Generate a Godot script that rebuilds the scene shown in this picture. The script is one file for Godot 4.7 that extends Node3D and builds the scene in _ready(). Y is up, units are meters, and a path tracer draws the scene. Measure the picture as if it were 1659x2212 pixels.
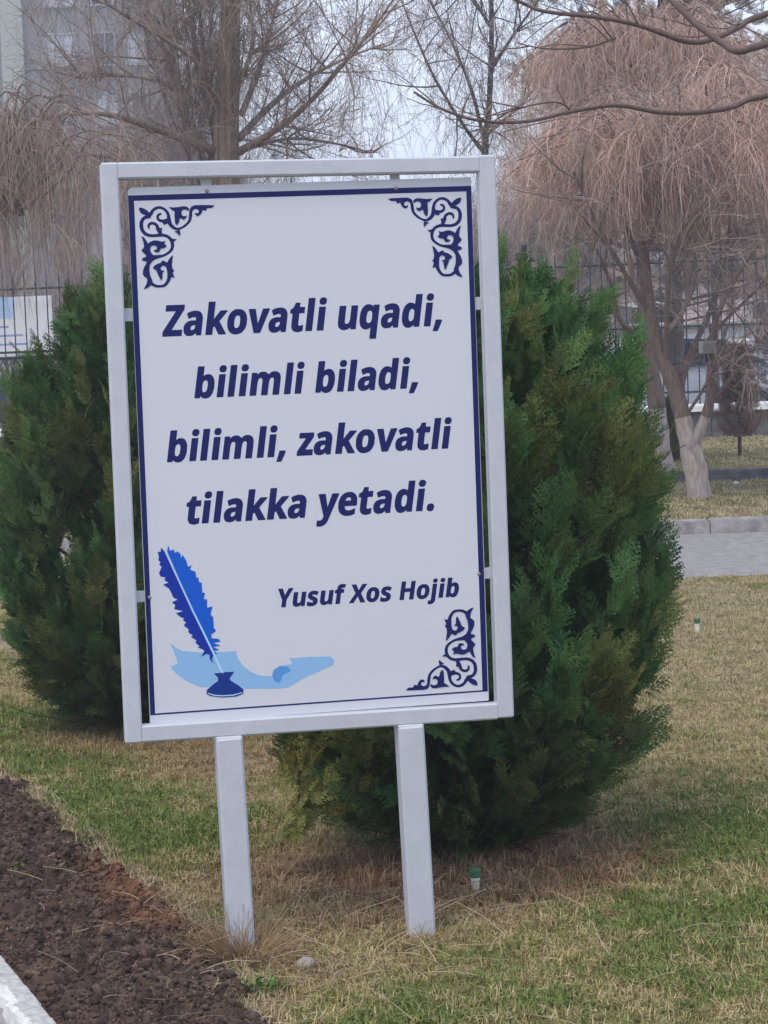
extends Node3D
# A quotation sign on a dormant lawn in front of two arborvitae; willows, a park road, a railing and a tower block behind.

var rng := RandomNumberGenerator.new()
var names := {}
var M := {}
var spray_meshes: Array = []
var strand_meshes: Array = []
var twig_meshes: Array = []

class Geo:
	var v := PackedVector3Array()
	var n := PackedVector3Array()
	var c := PackedColorArray()
	var i := PackedInt32Array()
	func quad(a: Vector3, b: Vector3, d: Vector3, e: Vector3, col := Color.WHITE) -> void:
		var nn := (e - a).cross(b - a)
		if nn.length() > 0.0: nn = nn.normalized()
		var k := v.size()
		for p in [a, b, d, e]:
			v.append(p); n.append(nn); c.append(col)
		i.append_array(PackedInt32Array([k, k + 1, k + 2, k, k + 2, k + 3]))
	func tri(a: Vector3, b: Vector3, d: Vector3, col := Color.WHITE) -> void:
		var nn := (d - a).cross(b - a)
		if nn.length() > 0.0: nn = nn.normalized()
		var k := v.size()
		for p in [a, b, d]:
			v.append(p); n.append(nn); c.append(col)
		i.append_array(PackedInt32Array([k, k + 1, k + 2]))
	# a tapered tube along points
	func tube(pts: PackedVector3Array, rad: PackedFloat32Array, sides: int, col := Color.WHITE, rough := 0.0) -> void:
		var m := pts.size()
		if m < 2: return
		var k := v.size()
		var t0 := (pts[1] - pts[0]).normalized()
		var ref := Vector3(0, 0, 1) if absf(t0.z) < 0.8 else Vector3(1, 0, 0)
		for j in m:
			var t := (pts[mini(j + 1, m - 1)] - pts[maxi(j - 1, 0)])
			if t.length() < 1e-6: t = t0
			t = t.normalized()
			var a := ref.cross(t).normalized()
			var b := t.cross(a)
			ref = b
			ref = t.cross(a)
			for s in sides:
				var an := TAU * s / sides
				var d := a * cos(an) + b * sin(an)
				var r := rad[j]
				if rough > 0.0: r *= 1.0 + rough * sin(s * 2.4 + j * 1.7 + pts[0].x * 13.0) 
				v.append(pts[j] + d * r); n.append(d); c.append(col)
			ref = b
		for j in m - 1:
			for s in sides:
				var s2 := (s + 1) % sides
				var p := k + j * sides
				i.append_array(PackedInt32Array([p + s, p + sides + s, p + s2, p + s2, p + sides + s, p + sides + s2]))
	func box(lo: Vector3, hi: Vector3, col := Color.WHITE) -> void:
		var p := [Vector3(lo.x, lo.y, lo.z), Vector3(hi.x, lo.y, lo.z), Vector3(hi.x, hi.y, lo.z), Vector3(lo.x, hi.y, lo.z), Vector3(lo.x, lo.y, hi.z), Vector3(hi.x, lo.y, hi.z), Vector3(hi.x, hi.y, hi.z), Vector3(lo.x, hi.y, hi.z)]
		for f in [[4, 7, 6, 5], [1, 2, 3, 0], [0, 3, 7, 4], [5, 6, 2, 1], [7, 3, 2, 6], [0, 4, 5, 1]]:
			quad(p[f[0]], p[f[1]], p[f[2]], p[f[3]], col)
	# a box with chamfered edges
	func cbox(lo: Vector3, hi: Vector3, ch: float, col := Color.WHITE) -> void:
		var ctr := (lo + hi) * 0.5
		var h := (hi - lo) * 0.5
		var ax := [Vector3(1, 0, 0), Vector3(0, 1, 0), Vector3(0, 0, 1)]
		for a in 3:
			for s in [-1.0, 1.0]:
				var u: int = (a + 1) % 3
				var w: int = (a + 2) % 3
				var o: Vector3 = ctr + ax[a] * h[a] * s
				var du: Vector3 = ax[u] * (h[u] - ch)
				var dw: Vector3 = ax[w] * (h[w] - ch)
				oquad(o - du - dw, o + du - dw, o + du + dw, o - du + dw, ax[a] * s, col)
		for a in 3:
			var u: int = (a + 1) % 3
			var w: int = (a + 2) % 3
			for su in [-1.0, 1.0]:
				for sw in [-1.0, 1.0]:
					var da: Vector3 = ax[a] * (h[a] - ch)
					var p1: Vector3 = ctr + ax[u] * h[u] * su + ax[w] * (h[w] - ch) * sw
					var p2: Vector3 = ctr + ax[u] * (h[u] - ch) * su + ax[w] * h[w] * sw
					oquad(p1 - da, p1 + da, p2 + da, p2 - da, ax[u] * su + ax[w] * sw, col)
		for sx in [-1.0, 1.0]:
			for sy in [-1.0, 1.0]:
				for sz in [-1.0, 1.0]:
					var q := ctr + Vector3(h.x * sx, h.y * sy, h.z * sz)
					var a1 := q - Vector3(0, ch * sy, ch * sz)
					var b1 := q - Vector3(ch * sx, 0, ch * sz)
					var c1 := q - Vector3(ch * sx, ch * sy, 0)
					if (c1 - a1).cross(b1 - a1).dot(Vector3(sx, sy, sz)) > 0: tri(a1, b1, c1, col)
					else: tri(a1, c1, b1, col)
	func oquad(a: Vector3, b: Vector3, d: Vector3, e: Vector3, out: Vector3, col := Color.WHITE) -> void:
		if (e - a).cross(b - a).dot(out) > 0: quad(a, b, d, e, col)
		else: quad(a, e, d, b, col)
	# a turned shape about the y axis: profile of (radius, height)
	func lathe(prof: Array, sides: int, at := Vector3.ZERO, col := Color.WHITE) -> void:
		for j in prof.size() - 1:
			for s in sides:
				var a0 := TAU * s / sides
				var a1 := TAU * (s + 1) / sides
				var p: Vector2 = prof[j]
				var q: Vector2 = prof[j + 1]
				var am := (a0 + a1) * 0.5
				oquad(at + Vector3(cos(a0) * p.x, p.y, sin(a0) * p.x), at + Vector3(cos(a1) * p.x, p.y, sin(a1) * p.x), at + Vector3(cos(a1) * q.x, q.y, sin(a1) * q.x), at + Vector3(cos(a0) * q.x, q.y, sin(a0) * q.x), Vector3(cos(am) * (q.y - p.y), p.x - q.x, sin(am) * (q.y - p.y)), col)
	# a flat polygon lying in the xy plane at z, facing +z
	func poly(pts: PackedVector2Array, z: float, col := Color.WHITE) -> void:
		var t := Geometry2D.triangulate_polygon(pts)
		var k := v.size()
		for p in pts:
			v.append(Vector3(p.x, p.y, z)); n.append(Vector3(0, 0, 1)); c.append(col)
		for j in range(0, t.size(), 3):
			var a := pts[t[j]]; var b := pts[t[j + 1]]; var d := pts[t[j + 2]]
			if (b - a).cross(d - a) > 0: i.append_array(PackedInt32Array([k + t[j], k + t[j + 2], k + t[j + 1]]))
			else: i.append_array(PackedInt32Array([k + t[j], k + t[j + 1], k + t[j + 2]]))
	func mesh() -> ArrayMesh:
		var a := []
		a.resize(Mesh.ARRAY_MAX)
		a[Mesh.ARRAY_VERTEX] = v; a[Mesh.ARRAY_NORMAL] = n; a[Mesh.ARRAY_COLOR] = c; a[Mesh.ARRAY_INDEX] = i
		var m := ArrayMesh.new()
		m.add_surface_from_arrays(Mesh.PRIMITIVE_TRIANGLES, a)
		return m

func numbered(s: String) -> String:
	if not names.has(s):
		names[s] = 0
		return s
	names[s] += 1
	return "%s_%03d" % [s, names[s]]

func tag(o: Node, label: String, category := "", group := "", kind := "") -> void:
	if label: o.set_meta("label", label)
	if category: o.set_meta("category", category)
	if group: o.set_meta("group", group)
	if kind: o.set_meta("kind", kind)

func thing(called: String, label: String, category: String, at := Vector3.ZERO, turn := 0.0, group := "") -> Node3D:
	var o := Node3D.new()
	o.name = numbered(called)
	add_child(o)
	o.position = at
	o.rotation.y = turn
	tag(o, label, category, group)
	return o

func part(called: String, g, mat: Material, parent: Node) -> MeshInstance3D:
	var o := MeshInstance3D.new()
	o.mesh = g.mesh() if g is Geo else g
	o.material_override = mat
	o.name = numbered(called) if parent == self else called
	parent.add_child(o, true)
	return o

func many(called: String, mesh: Mesh, mat: Material, xf: Array, cols: Array, parent: Node) -> MultiMeshInstance3D:
	var mm := MultiMesh.new()
	mm.transform_format = MultiMesh.TRANSFORM_3D
	mm.use_colors = true
	mm.mesh = mesh
	mm.instance_count = xf.size()
	for k in xf.size():
		mm.set_instance_transform(k, xf[k])
		mm.set_instance_color(k, cols[k])
	var o := MultiMeshInstance3D.new()
	o.multimesh = mm
	o.material_override = mat
	o.name = numbered(called) if parent == self else called
	parent.add_child(o, true)
	tag(o, "", "", "", "stuff")
	return o

func lin(r: float, g: float, b: float) -> Color: return Color(r, g, b).linear_to_srgb()

func noise(s: int, f: float, oct := 4, kind := FastNoiseLite.TYPE_SIMPLEX_SMOOTH) -> FastNoiseLite:
	var n := FastNoiseLite.new()
	n.seed = s; n.frequency = f; n.noise_type = kind
	n.fractal_octaves = oct
	return n

# a seamless tile between two or three linear colours, driven by coarse and fine noise
func tile(s: int, size: int, f: float, lo: Color, hi: Color, oct := 5, fine := 0.25, stretch := 1.0) -> ImageTexture:
	var a := noise(s, f, oct).get_seamless_image(size, size)
	var b := noise(s + 7, f * 9.0, 2).get_seamless_image(size, size)
	var im := Image.create(size, size, false, Image.FORMAT_RGB8)
	for y in size:
		var yy := int(y * stretch) % size
		for x in size:
			var t := clampf(a.get_pixel(x, yy).r * (1.0 - fine) + b.get_pixel(x, yy).r * fine, 0.0, 1.0)
			im.set_pixel(x, y, lo.lerp(hi, smoothstep(0.2, 0.8, t)).linear_to_srgb())
	im.generate_mipmaps()
	return ImageTexture.create_from_image(im)

func mat(col: Color, rough := 0.8, tex: Texture2D = null, scale := 1.0, vcol := false) -> StandardMaterial3D:
	var m := StandardMaterial3D.new()
	m.albedo_color = col
	m.roughness = rough
	m.metallic_specular = 0.35
	if tex:
		m.albedo_texture = tex
		m.uv1_triplanar = true
		m.uv1_world_triplanar = true
		m.uv1_scale = Vector3.ONE * scale
	m.vertex_color_use_as_albedo = vcol
	return m

func v2(a: Array, off := Vector2.ZERO, flip := Vector2.ONE) -> PackedVector2Array:
	var o := PackedVector2Array()
	for k in range(0, a.size(), 2): o.append(Vector2(a[k], a[k + 1]) * 1e-4 * flip + off)
	return o

func v3(a: Array) -> PackedVector3Array:
	var o := PackedVector3Array()
	for k in range(0, a.size(), 3): o.append(Vector3(a[k], a[k + 1], a[k + 2]))
	return o

# a smooth curve through points (Catmull-Rom)
func smooth3(p: PackedVector3Array, step := 4) -> PackedVector3Array:
	var o := PackedVector3Array()
	for k in p.size() - 1:
		for s in step:
			o.append(p[k].cubic_interpolate(p[k + 1], p[maxi(k - 1, 0)], p[mini(k + 2, p.size() - 1)], float(s) / step))
	o.append(p[-1])
	return o

func taper(n: int, r0: float, r1: float) -> PackedFloat32Array:
	var o := PackedFloat32Array()
	for k in n: o.append(lerpf(r0, r1, pow(float(k) / maxf(n - 1, 1), 0.8)))
	return o

func rnd(a: float, b: float) -> float: return rng.randf_range(a, b)
func rdir() -> Vector3:
	var z := rnd(-1, 1)
	var a := rnd(0, TAU)
	var r := sqrt(1.0 - z * z)
	return Vector3(r * cos(a), z, r * sin(a))


# corner ornament, tenths of a millimetre from the inner corner of the border
const ORN_LEAF := [
	[-1865, -131, -1822, -170, -1784, -189, -1700, -185, -1671, -207, -1664, -248, -1612, -237, -1586, -225, -1562, -288, -1525, -339, -1481, -362, -1436, -358, -1405, -326, -1404, -292, -1427, -287, -1440, -307, -1473, -303, -1497, -273, -1489, -233, -1456, -206, -1411, -201, -1366, -223, -1336, -274, -1288, -194, -1337, -136, -1420, -113, -1575, -115, -1781, -120],
	[-365, -270, -311, -208, -231, -159, -165, -138, -129, -149, -136, -212, -170, -268, -223, -298, -269, -316, -329, -346],
	[-782, -513, -680, -547, -652, -497, -722, -451],
	[-637, -611, -553, -619, -562, -682, -621, -705, -632, -655],
	[-1282, -206, -1228, -145, -1150, -131, -1022, -149, -918, -155, -808, -145, -882, -215, -941, -245, -932, -346, -938, -509, -959, -559, -997, -546, -1034, -482, -1044, -419, -1057, -406, -1083, -405, -1123, -436, -1168, -429, -1205, -384, -1216, -340, -1171, -360, -1120, -354, -1092, -305, -1096, -248, -1140, -209, -1205, -208, -1251, -245],
	[-699, -899, -661, -921, -596, -923, -518, -897, -440, -893, -363, -920, -299, -959, -257, -878, -216, -822, -156, -786, -193, -905, -210, -1018, -192, -1063, -154, -1095, -156, -1133, -203, -1182, -250, -1232, -232, -1270, -180, -1278, -149, -1310, -156, -1342, -209, -1359, -255, -1371, -237, -1422, -188, -1499, -159, -1588, -155, -1664, -196, -1714, -236, -1738, -251, -1788, -228, -1877, -160, -1993, -231, -1978, -295, -1939, -352, -1887, -369, -1810, -319, -1685, -307, -1559, -317, -1458, -366, -1381, -442, -1328, -558, -1287, -517, -1244, -426, -1240, -365, -1178, -343, -1103, -366, -1027, -418, -1007, -470, -1012, -504, -1061, -492, -1100, -422, -1114, -436, -1145, -488, -1169, -540, -1162, -571, -1123, -583, -1085, -667, -1076, -730, -1031, -676, -982, -688, -937],
	[-861, -1236, -804, -1281, -754, -1346, -718, -1403, -671, -1379, -632, -1355, -587, -1375, -575, -1407, -511, -1421, -434, -1461, -384, -1519, -424, -1550, -464, -1574, -493, -1655, -536, -1755, -570, -1811, -594, -1766, -604, -1665, -602, -1627, -634, -1614, -646, -1582, -607, -1583, -568, -1565, -566, -1514, -603, -1476, -655, -1474, -696, -1511, -713, -1624, -711, -1751, -770, -1774, -808, -1735, -880, -1759, -851, -1684, -836, -1634, -874, -1595, -833, -1539, -823, -1457, -845, -1331],
	[-964, -874, -933, -906, -888, -932, -860, -876, -840, -852, -893, -873],
	[-1041, -671, -1050, -759, -1026, -810, -999, -760, -912, -699],
]
const ORN_STEM := [
	[-1309, -250, 69, -1300, -350, 76, -1272, -464, 63, -1191, -554, 57, -1090, -619, 50, -988, -647, 57, -896, -611, 76, -829, -537, 88, -800, -449, 101, -796, -349, 76, -767, -261, 69, -699, -187, 63, -607, -151, 63, -517, -166, 69, -441, -218, 69, -398, -282, 88, -341, -321, 101],
	[-355, -346, 88, -239, -380, 76, -177, -463, 82, -167, -552, 88, -184, -652, 82, -252, -739, 76, -358, -781, 69, -475, -785, 69, -591, -776, 76, -682, -786, 69, -775, -828, 69, -842, -915, 76, -859, -1015, 76, -836, -1104, 69, -761, -1181, 57, -647, -1241, 57, -531, -1263, 76, -427, -1278, 101, -324, -1293, 126],
	[-748, -451, 88, -657, -459, 69, -579, -435, 63, -544, -379, 57, -562, -322, 57, -613, -296, 50],
	[-589, -719, 88, -547, -644, 88, -518, -556, 69, -452, -508, 63, -374, -509, 63, -330, -561, 53, -338, -611, 38],
	[-345, -1874, 76, -438, -1929, 63, -542, -1938, 57, -633, -1923, 63, -695, -1865, 69, -744, -1775, 82, -766, -1673, 101, -763, -1572, 113, -746, -1459, 113],
]
# quill picture, tenths of a millimetre from the frame's outer top left corner
const VANE_DARK := [1080, -8844, 1011, -8787, 1016, -8872, 938, -8883, 964, -8994, 946, -9071, 996, -9121, 963, -9166, 1017, -9231, 949, -9368, 983, -9448, 1100, -9480, 1060, -9531, 1157, -9598, 1031, -9639, 1167, -9740, 1224, -9868, 1252, -9948, 1353, -10000, 1216, -10056, 1292, -10123, 1263, -10215, 1473, -10274, 1300, -10311, 1405, -10411, 1497, -10448, 1449, -10476, 1525, -10543, 1466, -10603, 1581, -10704, 1563, -10765, 1669, -10850, 1621, -10879, 1743, -10964, 1724, -11026, 1815, -11110, 1767, -11139, 1875, -11177, 1920, -11226, 1836, -11363, 1965, -11292, 2042, -11328, 2029, -11406, 2128, -11538, 2086, -11409, 2136, -11334, 1690, -10333]
const VANE_LIGHT := [1156, -8879, 1187, -8740, 1226, -8867, 1320, -8840, 1326, -8919, 1399, -8891, 1466, -8957, 1468, -9051, 1512, -8975, 1585, -9104, 1625, -9262, 1705, -9219, 1669, -9327, 1792, -9381, 1802, -9522, 1850, -9509, 1861, -9620, 1923, -9639, 1929, -9874, 1992, -9878, 1955, -10017, 2032, -10037, 2025, -10225, 2151, -10201, 2097, -10386, 2157, -10453, 2162, -10705, 2213, -10771, 2093, -10858, 2105, -10938, 2262, -10963, 2307, -11028, 2132, -11050, 2303, -11122, 2128, -11144, 2267, -11215, 2140, -11239, 2217, -11291, 2137, -11327, 1707, -10302]
const QUILL := [1083, -8838, 1126, -8862, 1723, -10303, 2177, -11336, 2349, -11756, 2286, -11765, 2127, -11339, 1691, -10320]
const SCROLL := [1146, -10993, 1281, -11126, 1435, -11198, 1778, -11250, 2155, -11272, 2660, -11269, 2685, -11429, 2804, -11625, 3019, -11796, 3206, -11877, 3475, -11903, 3528, -11764, 3659, -11676, 3948, -11646, 3935, -11566, 3889, -11515, 4433, -11506, 4881, -11526, 4957, -11626, 4905, -11734, 4547, -11872, 4221, -11996, 3993, -12109, 3830, -12194, 3511, -12200, 2877, -12161, 2436, -12109, 1808, -12055, 1469, -11893, 1226, -11689, 1123, -11541, 1298, -11473, 1229, -11249]
const SCROLL_CURL := [3476, -11887, 3513, -11763, 3659, -11676, 3850, -11703, 3925, -11803, 3714, -11902, 3677, -12026, 3612, -12070, 3518, -12017]
const INKWELL := [2119, -11758, 2324, -11749, 2316, -11802, 2356, -11741, 2593, -11746, 2543, -11815, 2477, -11890, 2506, -11955, 2690, -12077, 2797, -12179, 2778, -12272, 2617, -12326, 2301, -12328, 2019, -12279, 1927, -12220, 1946, -12127, 2093, -12009, 2206, -11937, 2209, -11858]
const INK_SHINE := [1965, -12200, 2114, -12254, 2303, -12278, 2556, -12275, 2767, -12231, 2753, -12255, 2555, -12300, 2302, -12303, 2098, -12275, 1958, -12219]
const LIMBS := {
	"over": [
		[1.94, 2.94, -11.30, 1.79, 2.87, -11.20, 1.63, 2.79, -11.00, 1.49, 2.77, -10.90, 1.26, 2.84, -10.80, 1.06, 2.87, -10.70, 0.82, 2.89, -10.60, 0.72, 2.93, -10.60, 0.61, 2.97, -10.50],
		[1.82, 2.71, -10.60, 1.69, 2.68, -10.60, 1.63, 2.73, -10.70, 1.52, 2.84, -10.80, 1.43, 2.96, -10.90, 1.33, 3.09, -11.00],
		[2.02, 2.60, -11.80, 1.82, 2.54, -11.70, 1.62, 2.51, -11.60, 1.42, 2.51, -11.50, 1.21, 2.54, -11.40, 0.99, 2.51, -11.30, 0.76, 2.46, -11.20, 0.54, 2.47, -11.20, 0.36, 2.53, -11.20, 0.22, 2.62, -11.20],
		[0.98, 2.51, -11.30, 0.91, 2.55, -11.25, 0.76, 2.53, -11.20, 0.62, 2.48, -11.20, 0.47, 2.32, -11.20],
		[1.16, 2.80, -10.90, 1.02, 2.75, -10.80, 0.83, 2.75, -10.80, 0.70, 2.78, -10.80],
	],
	"center": [
		[-1.51, 0.04, -22.00, -1.45, 1.27, -22.00, -1.39, 2.32, -22.00, -1.36, 3.31, -22.00, -1.31, 3.96, -22.00, -1.27, 4.48, -22.00, -1.22, 5.25, -22.00],
		[-1.44, 3.32, -22.00, -1.71, 3.42, -21.60, -1.97, 3.50, -21.30, -2.27, 3.59, -21.00, -2.54, 3.61, -20.80, -2.80, 3.57, -20.60, -3.06, 3.46, -20.40],
		[-1.50, 3.32, -22.00, -1.74, 3.70, -22.20, -1.85, 4.06, -22.30, -1.95, 4.43, -22.40, -2.08, 4.75, -22.50, -2.16, 5.03, -22.60],
		[-1.41, 3.40, -22.00, -1.57, 3.93, -22.40, -1.65, 4.42, -22.80, -1.74, 4.81, -23.00, -1.81, 5.21, -23.20],
		[-1.26, 3.31, -22.00, -0.94, 3.45, -21.80, -0.58, 3.68, -21.60, -0.22, 4.02, -21.40, 0.04, 4.29, -21.30, 0.26, 4.56, -21.20],
		[-1.24, 3.44, -22.00, -0.86, 3.83, -22.30, -0.51, 4.09, -22.60, -0.19, 4.27, -22.90, 0.18, 4.42, -23.10],
		[-1.20, 3.66, -22.00, -1.01, 4.08, -22.00, -0.89, 4.46, -22.00, -0.76, 4.89, -22.00],
		[-1.24, 3.87, -22.00, -1.05, 4.24, -21.60, -1.05, 4.65, -21.50, -1.01, 4.97, -21.40],
		[-1.42, 3.66, -22.00, -1.55, 4.09, -21.60, -1.89, 4.34, -21.30, -2.23, 4.54, -21.00, -2.43, 4.75, -21.00],
		[-1.38, 3.53, -22.00, -1.89, 4.00, -22.50, -2.34, 4.14, -22.60, -2.79, 4.13, -22.60],
		[-1.28, 3.31, -22.00, -0.80, 3.47, -22.50, -0.36, 3.44, -22.80, 0.00, 3.35, -23.00],
	],
	"slim": [
		[1.12, 1.63, -24.00, 1.18, 3.39, -24.00, 1.23, 3.77, -24.00, 1.28, 4.38, -24.00, 1.30, 4.94, -24.00, 1.32, 5.64, -24.00],
		[1.19, 3.44, -24.00, 1.08, 4.03, -24.20, 0.93, 4.49, -24.40, 0.78, 4.84, -24.50, 0.56, 5.25, -24.60],
		[1.17, 3.39, -24.00, 0.96, 3.66, -23.80, 0.68, 4.12, -23.60, 0.47, 4.62, -23.50, 0.34, 4.99, -23.50],
		[1.21, 3.58, -24.00, 1.47, 3.77, -23.70, 1.65, 3.93, -23.50],
		[1.27, 4.23, -24.00, 1.57, 4.65, -24.00, 1.86, 5.01, -24.00],
		[1.29, 4.66, -24.00, 1.15, 4.90, -24.00, 1.06, 5.13, -24.00],
	],
	"willow_near": [
		[2.59, 0.08, -19.00, 2.53, 0.46, -19.00, 2.48, 0.76, -19.00, 2.41, 1.03, -19.00, 2.31, 1.30, -19.00, 2.24, 1.61, -19.00, 2.21, 1.91, -19.00, 2.20, 2.21, -19.00],
		[2.64, 0.09, -19.02, 2.61, 0.34, -18.98, 2.55, 0.53, -18.95],
		[2.56, 0.53, -19.00, 2.68, 0.83, -18.90, 2.69, 1.14, -18.80, 2.72, 1.51, -18.70, 2.89, 1.87, -18.60, 3.06, 2.12, -18.50],
		[2.44, 0.92, -19.00, 2.58, 1.25, -19.20, 2.76, 1.59, -19.30, 2.90, 1.93, -19.40, 2.98, 2.28, -19.50, 3.03, 2.67, -19.60],
		[2.36, 1.18, -19.00, 2.35, 1.56, -18.80, 2.36, 1.93, -18.60, 2.43, 2.25, -18.40, 2.53, 2.60, -18.30],
		[2.39, 1.07, -19.00, 2.58, 1.21, -19.20, 2.87, 1.51, -19.30, 3.14, 1.73, -19.50, 3.43, 1.96, -19.60],
		[2.70, 0.87, -18.90, 2.92, 1.16, -18.70, 3.13, 1.42, -18.60, 3.34, 1.63, -18.50],
		[2.24, 1.61, -19.00, 2.02, 1.95, -18.80, 1.86, 2.20, -18.60, 1.70, 2.49, -18.40, 1.59, 2.74, -18.30],
		[2.21, 2.06, -19.00, 2.29, 2.41, -18.70, 2.35, 2.76, -18.50, 2.38, 3.12, -18.40],
		[2.21, 1.91, -19.00, 2.09, 2.38, -19.30, 2.04, 2.78, -19.50, 2.03, 3.17, -19.60],
		[2.50, 0.76, -19.00, 2.63, 0.99, -18.80, 2.70, 1.17, -18.70, 2.80, 1.50, -18.60],
	],
	"willow_far": [
		[2.61, 0.19, -21.50, 2.58, 0.56, -21.50, 2.56, 0.91, -21.50, 2.50, 1.29, -21.50, 2.49, 1.59, -21.50, 2.49, 2.15, -21.50, 2.46, 2.75, -21.50],
		[2.50, 1.25, -21.50, 2.37, 1.47, -21.40, 2.23, 1.60, -21.30, 2.13, 1.98, -21.20, 1.97, 2.31, -21.00, 1.73, 2.61, -20.90],
		[2.50, 1.25, -21.50, 2.69, 1.46, -21.60, 2.90, 1.71, -21.80, 3.03, 2.15, -22.00, 3.08, 2.67, -22.00],
		[2.49, 1.59, -21.50, 2.40, 2.17, -21.90, 2.41, 2.75, -22.20, 2.48, 3.24, -22.30],
	],
}

func _ready() -> void:
	rng.seed = 20240
	# camera
	var cam := Camera3D.new()
	cam.name = "camera"
	add_child(cam)
	cam.position = Vector3(0, 1.38, 0)
	cam.rotation_degrees = Vector3(-3.936, 0, -2.2)
	cam.fov = 24.95
	cam.near = 0.1
	cam.far = 900.0
	cam.current = true
	# sky, exposure, haze
	var we := WorldEnvironment.new()
	we.name = "world_environment"
	var env := Environment.new()
	env.background_mode = Environment.BG_SKY
	var sm := ProceduralSkyMaterial.new()
	sm.sky_top_color = Color(0.79, 0.87, 1.0)
	sm.sky_horizon_color = Color(0.92, 0.955, 1.0)
	sm.sky_curve = 0.2
	sm.ground_horizon_color = Color(0.55, 0.53, 0.50)
	sm.ground_bottom_color = Color(0.30, 0.27, 0.22)
	sm.sun_angle_max = 0.0
	var sky := Sky.new()
	sky.sky_material = sm
	env.sky = sky
	env.tonemap_mode = Environment.TONE_MAPPER_LINEAR
	env.tonemap_exposure = 1.56
	env.sdfgi_enabled = true
	env.ssao_enabled = true
	env.ssil_enabled = true
	env.fog_enabled = true
	env.fog_density = 0.0028
	env.fog_light_color = Color(0.86, 0.88, 0.92)
	we.environment = env
	add_child(we)
	# the sun behind thin cloud, high to the left and behind the camera
	var sun := DirectionalLight3D.new()
	sun.name = "sun"
	sun.light_energy = 0.5
	sun.light_color = Color(1.0, 0.97, 0.93)
	sun.light_angular_distance = 28.0
	sun.shadow_enabled = true
	sun.rotation_degrees = Vector3(-60, -30, 0)
	add_child(sun)

	make_materials()
	make_ground()
	make_road_and_walls()
	make_far_buildings()
	make_fence()
	make_meshes()
	make_far_trees()
	make_big_conifer()
	make_willows()
	make_center_tree()
	make_slim_tree()
	make_overhanging_tree()
	make_arborvitae(Vector3(0.19, 0, -6.36), 1.66, 0.555, 11, "tall rounded green arborvitae standing right behind the sign posts", Vector3(0.04, 0, 0), 1.0)
	make_arborvitae(Vector3(-0.93, 0, -8.7), 1.70, 0.555, 12, "green arborvitae beside the soil bed with its lower branches over bare grass", Vector3(0.05, 0, 0), 0.9)
	make_sign()
	make_lawn()
	make_bed()
	make_small_things()

func make_materials() -> void:
	M.paint = mat(Color.WHITE, 0.38, tile(3, 256, 0.02, Color(0.45, 0.47, 0.52), Color(0.51, 0.53, 0.58), 4, 0.45), 2.2)
	M.paint.metallic_specular = 0.5
	M.board = mat(lin(0.585, 0.60, 0.66), 0.32)
	M.board.metallic_specular = 0.5
	M.blue = mat(lin(0.005, 0.009, 0.105), 0.45)
	M.vane_dark = mat(lin(0.002, 0.027, 0.32), 0.35)
	M.vane_light = mat(lin(0.002, 0.095, 0.54), 0.35)
	M.quill = mat(lin(0.40, 0.62, 0.86), 0.35)
	M.scroll = mat(lin(0.25, 0.45, 0.70), 0.35)
	M.curl = mat(lin(0.09, 0.29, 0.64), 0.35)
	M.ink = mat(lin(0.004, 0.03, 0.22), 0.35)
	M.screw = mat(lin(0.28, 0.25, 0.22), 0.45)
	M.screw.metallic = 0.6
	M.soil = mat(Color.WHITE, 0.95, tile(21, 256, 0.03, Color(0.45, 0.42, 0.40), Color(1, 1, 1), 5, 0.4), 3.0, true)
	M.ground = mat(Color.WHITE, 0.95, tile(5, 512, 0.012, Color(0.13, 0.095, 0.055), Color(0.27, 0.21, 0.13), 5, 0.45), 0.7)
	M.grass = mat(Color.WHITE, 0.75, null, 1.0, true)
	M.leaf = mat(Color.WHITE, 0.62, null, 1.0, true)
	M.leaf.metallic_specular = 0.3
	M.leaf.backlight_enabled = true
	M.leaf.backlight = Color(0.30, 0.34, 0.16)
	M.grass.backlight_enabled = true
	M.grass.backlight = Color(0.30, 0.28, 0.18)
	M.twig = mat(Color.WHITE, 0.8, null, 1.0, true)
	M.bark = mat(Color.WHITE, 0.9, tile(31, 256, 0.05, Color(0.50, 0.48, 0.46), Color(1, 1, 1), 4, 0.5, 0.25), 2.5, true)
	M.road = mat(Color.WHITE, 0.85, tile(41, 512, 0.02, Color(0.155, 0.145, 0.14), Color(0.315, 0.29, 0.28), 5, 0.6), 0.9)
	M.concrete = mat(Color.WHITE, 0.85, tile(51, 256, 0.015, Color(0.17, 0.16, 0.158), Color(0.37, 0.35, 0.34), 5, 0.35), 1.6)
	M.pale_concrete = mat(Color.WHITE, 0.85, tile(52, 256, 0.03, Color(0.62, 0.60, 0.58), Color(1, 1, 1), 5, 0.45), 5.0, true)
	M.dark_stone = mat(Color.WHITE, 0.9, tile(53, 256, 0.02, Color(0.07, 0.065, 0.065), Color(0.16, 0.15, 0.15), 5, 0.4), 1.2)
	M.white_paint = mat(Color.WHITE, 0.6, tile(54, 256, 0.02, Color(0.68, 0.68, 0.68), Color(0.82, 0.82, 0.82), 4, 0.3), 1.0)
	M.iron = mat(lin(0.022, 0.03, 0.045), 0.5)

# lines that run across behind the lawn come a little nearer towards the right
func across(z: float, x: float) -> float: return z + 0.08 * (x - 2.3)

func strip(z0: float, z1: float, y: float, x0 := -40.0, x1 := 40.0) -> Geo:
	var g := Geo.new()
	var st := 40
	for k in st:
		var a := lerpf(x0, x1, float(k) / st)
		var b := lerpf(x0, x1, float(k + 1) / st)
		g.oquad(Vector3(a, y, across(z0, a)), Vector3(b, y, across(z0, b)), Vector3(b, y, across(z1, b)), Vector3(a, y, across(z1, a)), Vector3.UP)
	return g

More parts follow.
